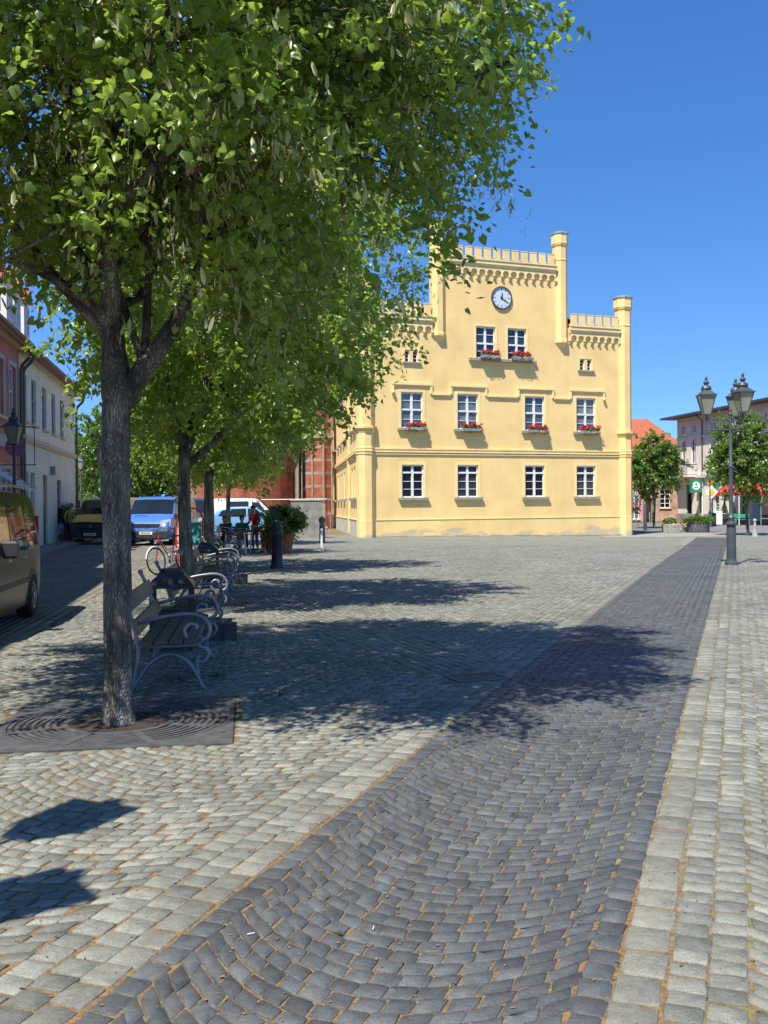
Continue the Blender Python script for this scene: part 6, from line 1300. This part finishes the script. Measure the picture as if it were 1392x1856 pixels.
def person(label, loc, rz, J, top, legs, hair, shoes, sleeve=True, cap=None, hairlong=False, scale=1.0, group=None):
    """J: joints (person faces +y): pelvis chest neck head, shoulders, elbows, wrists, hips, knees, ankles"""
    t = thing('person', label, 'person', loc, rz, group); t.scale = (scale,) * 3; g = {k: Vector(v) for k, v in J.items()}
    V = []; E = []; Rr = []
    def add(p, r, link=None):
        V.append(Vector(p)); Rr.append(r); 
        if link is not None: E.append((link, len(V) - 1))
        return len(V) - 1
    up = (g['head'] - g['neck']).normalized()
    pv = add(g['pelvis'], (.13, .10)); w1 = add(g['pelvis'].lerp(g['chest'], .5), (.115, .09), pv); ch = add(g['chest'], (.14, .10), w1); nk = add(g['neck'], .052, ch)
    jaw = add(g['neck'].lerp(g['head'], .55) + Vector((0, .02, 0)), (.06, .07), nk); hd = add(g['head'], (.077, .092), jaw); tp = add(g['head'] + up * .075, (.062, .075), hd)
    ends = {}
    for s in 'lr':
        sh = add(g['sh' + s], .055, ch); el = add(g['el' + s], .040, sh); wr = add(g['wr' + s], .027, el); d = (g['wr' + s] - g['el' + s]).normalized(); pm = add(g['wr' + s] + d * .07, (.038, .016), wr)
        side = d.cross(Vector((0, 0, 1))); side = (side if side.length > .1 else Vector((1, 0, 0))).normalized(); q = d.cross(side).normalized(); b = g['wr' + s] + d * .085
        for k, (o_, L_) in enumerate(((-.03, .066), (-.010, .078), (.010, .073), (.029, .058))):
            f1 = add(b + side * o_ + d * .012, .0085, pm); f2 = add(b + side * o_ * 1.1 + d * L_ * .55 + q * .012, .008, f1); add(b + side * o_ * 1.1 + d * L_ * .9 + q * .03, .0065, f2)
        t1 = add(g['wr' + s] + d * .035 - side * .035, .010, wr); add(g['wr' + s] + d * .075 - side * .055 + q * .015, .008, t1)
        hp = add(g['hip' + s], .085, pv); kn = add(g['kn' + s], .056, hp); an = add(g['an' + s], .036, kn); add(g['an' + s] + (Vector((0, .14, -.05)) if 'toe' + s not in g else g['toe' + s]), .032, an)
    body = skinned('body', SKIN, t, V, E, Rr, 1)
    # face: eyes, nose, mouth, ears
    h = g['head']; yf = Vector((0, 1, 0)); 
    MB().ball(tuple(h + Vector((0, .092, -.012))), (.012, .018, .022), 8, 6).build('nose', SKIN, t)
    for s in (-1, 1): MB().ball(tuple(h + Vector((s * .03, .083, .014))), .0095, 8, 6).build('eye', MATS['black_paint'], t); MB().ball(tuple(h + Vector((s * .08, 0, -.005))), (.012, .02, .03), 8, 6).build('ear', SKIN, t)
    MB().ball(tuple(h + Vector((0, .081, -.052))), (.024, .008, .006), 8, 5).build('mouth', mat('lips', (.35, .1, .09), .5), t)
    # hair as a cap over skull and back
    hm = MB(); rings = []
    for i in range(8):
        ph = i / 7; z = .112 * math.cos(ph * 1.9); r = math.sin(.25 + ph * 1.9) if ph > 0 else .25
        rings.append([tuple(h + Vector((.09 * r * math.cos(a), -.014 + .102 * r * math.sin(a) * (1 if math.sin(a) < 0 else 1 - .3 * ph), z + (.045 * ph if math.sin(a) > .35 else 0)))) for a in [2 * math.pi * k / 14 for k in range(14)]])
    if hairlong: rings.append([(x, y - .01, z - .1) for x, y, z in rings[-1]])
    hm.stack(rings[::-1]).build('hair', hair, t, True)
    if cap:
        MB().stack([[tuple(h + Vector((.1 * r * math.cos(a), -.005 + .11 * r * math.sin(a), z))) for a in [2 * math.pi * k / 16 for k in range(16)]] for r, z in ((1.0, .035), (1.02, .06), (.95, .10), (.7, .13), (.3, .145))]).box(h.x - .065, h.y + .09, h.z + .036, h.x + .065, h.y + .175, h.z + .046).build('cap', cap, t)
    # jacket
    V = []; E = []; Rr = []; pv = add(g['pelvis'] + Vector((0, 0, -.04)), (.155, .125)); w1 = add(g['pelvis'].lerp(g['chest'], .5), (.14, .115), pv); ch = add(g['chest'] + Vector((0, 0, .0)), (.165, .125), w1); add(g['chest'].lerp(g['neck'], .8), (.07, .07), ch)
    for s in 'lr':
        sh = add(g['sh' + s], .068, ch); el = add(g['el' + s], .055, sh)
        if sleeve: add(g['el' + s].lerp(g['wr' + s], .9), .042, el)
    skinned('jacket', top, t, V, E, Rr, 1)
    V = []; E = []; Rr = []; pv = add(g['pelvis'] + Vector((0, 0, .03)), (.145, .115))
    for s in 'lr':
        hp = add(g['hip' + s], .098, pv); kn = add(g['kn' + s], .072, hp); add(g['kn' + s].lerp(g['an' + s], .95), .056, kn)
    skinned('trousers', legs, t, V, E, Rr, 1)
    for s in 'lr':
        a = g['an' + s]; d = Vector((0, .14, -.05)) if 'toe' + s not in g else g['toe' + s]
        MB().ball(tuple(a + d * .5 + Vector((0, 0, -.035))), (.05, .135, .045), 10, 6).build('shoe', shoes, t)
    return t
def stand(lean=0., stride=.0, arm=.15):
    J = dict(pelvis=(0, 0, .95), chest=(0, .02 + lean * .4, 1.28), neck=(0, .01 + lean * .62, 1.46), head=(0, .03 + lean * .8, 1.60))
    for s, k in (('l', -1), ('r', 1)):
        J['sh' + s] = (k * .18, .0 + lean * .55, 1.40); J['el' + s] = (k * .24, -.03 + lean * .5 + k * stride * .25, 1.13); J['wr' + s] = (k * .23, arm + lean * .5 + k * stride * .35, .92)
        J['hip' + s] = (k * .09, 0, .88); J['kn' + s] = (k * .1, .04 - k * stride * .4 + .02, .49); J['an' + s] = (k * .1, -.02 - k * stride * .8, .09)
    return J
def sit(reach=.3, turn=0.):
    J = dict(pelvis=(0, 0, .52), chest=(0, .04, .86), neck=(0, .07, 1.03), head=(0, .11, 1.17))
    for s, k in (('l', -1), ('r', 1)):
        J['sh' + s] = (k * .18, .04, .97); J['el' + s] = (k * .24, .16, .74); J['wr' + s] = (k * .12, .16 + reach, .80)
        J['hip' + s] = (k * .1, .04, .50); J['kn' + s] = (k * .12, .46, .50); J['an' + s] = (k * .12, .42, .09)
    return J
def cl(n, c): return mat(n, c, .9, var=.12, vscale=9)
BRH = mat('brown_hair', (.12, .05, .02), .6, var=.15, vscale=30); GRH = mat('grey_hair', (.25, .24, .22), .6, var=.1, vscale=30); SHO = mat('dark_shoe', (.02, .018, .016), .6)
P = person('person in yellow and black work clothes and grey cap walking past the yellow van', (-13.45, 42.6, G(-13, 42) + .0), R(-12), stand(.06, .3, .1), cl('yellow_jacket', (.62, .40, .04)), cl('black_trousers', (.015, .015, .02)), GRH, SHO, cap=cl('grey_cap', (.22, .22, .21)))
bg_ = thing('shoulder_bag', 'pale blue carrier bag held by the person beside the yellow van', 'bag', (-13.82, 42.45, G(-13, 42) + .42), R(-12)); MB().stack([[(-.03, -.14, 0), (.03, -.14, 0), (.03, .14, 0), (-.03, .14, 0)], [(-.07, -.18, .25), (.07, -.18, .25), (.07, .18, .25), (-.07, .18, .25)], [(-.04, -.17, .42), (.04, -.17, .42), (.04, .17, .42), (-.04, .17, .42)]]).build('bag_body', cl('pale_blue_cloth', (.3, .38, .6)), bg_)
MB().tube([(0, -.1, .41), (0, -.06, .5), (0, .06, .5), (0, .1, .41)], .008, 5).build('handle', cl('pale_blue_cloth', (.3, .38, .6)), bg_)
person('seated person with long brown hair and dark grey coat at the café table, facing left', (-5.45, 34.2, G(-5, 34)), R(165), sit(.25), cl('dark_grey_coat', (.05, .05, .055)), cl('dark_trousers', (.03, .03, .035)), BRH, SHO, hairlong=True, group=None)
person('seated person in a green top with dark hair behind the café table', (-5.1, 35.6, G(-5, 35)), R(190), sit(.25), cl('green_top', (.02, .16, .09)), cl('dark_trousers', (.03, .03, .035)), mat('dark_hair', (.03, .018, .012), .6), SHO)
person('standing person in red and white jacket, navy cap and jeans by the table', (-4.7, 36.2, G(-4.6, 36)), R(150), stand(.12, .0, .25), cl('red_jacket', (.42, .03, .03)), cl('blue_jeans', (.04, .08, .25)), BRH, SHO, cap=cl('navy_cap', (.015, .02, .08)), scale=.94)
o = MB().box(-.1, -.135, 1.22, .1, -.125, 1.38).build('white_patch', cl('white_cloth', (.75, .75, .75)), bpy.data.objects['person.003'] if 'person.003' in bpy.data.objects else P)
def cafe_table(label, x, y, r=.38, rect=False):
    t = thing('cafe_table', label, 'table', (x, y, G(x, y)), R(10), 'café tables under the lindens')
    if rect: MB().box(-.55, -.35, .74, .55, .35, .775, .006).build('table_top', cl('brown_table', (.14, .06, .035)), t)
    else: MB().lathe([(r, .74), (r + .01, .75), (r + .01, .77), (r, .775)], 24).build('table_top', cl('brown_table', (.14, .06, .035)), t)
    for a, b in ((-.3, -.22), (.3, -.22), (-.3, .22), (.3, .22)): MB().tube([(a, b, .74), (a * 1.2, b * 1.2, 0)], .022, 6).build('leg', WHF, t)
    return t
cafe_table('brown café table with white legs in front of the seated guests', -5.05, 33.6, rect=True); cafe_table('small round brown café table with white legs left of the leafy planter', -4.35, 34.9)
def cafe_chair(label, x, y, rz):
    t = thing('cafe_chair', label, 'chair', (x, y, G(x, y)), rz, 'dark café chairs'); m = MATS['black_bumper']
    MB().box(-.21, -.2, .43, .21, .22, .46, .01).build('seat', m, t); b = MB()
    for k in range(4): b.box(-.2, -.225 - .01 * k, .55 + .09 * k, .2, -.205 - .01 * k, .61 + .09 * k)
    b.tube([(-.2, -.215, .46), (-.2, -.25, .9)], .014, 6).tube([(.2, -.215, .46), (.2, -.25, .9)], .014, 6).build('backrest', m, t)
    for a, c in ((-.19, -.18), (.19, -.18), (-.19, .2), (.19, .2)): MB().tube([(a, c, .43), (a * 1.1, c * 1.1, 0)], .014, 6).build('leg', m, t)
    return t
c0 = cafe_chair('dark slatted café chair under the guest with long brown hair', -5.45, 34.25, R(165))
dup(c0, (-5.1, 35.65, G(-5, 35)), R(190), 'dark slatted café chair under the guest in green')
dup(c0, (-4.9, 32.6, G(-5, 32)), R(10), 'empty dark slatted café chair with its back to the square, before the brown table')
dup(c0, (-3.95, 34.2, G(-4, 34)), R(70), 'empty dark slatted café chair between the round table and the leafy planter')
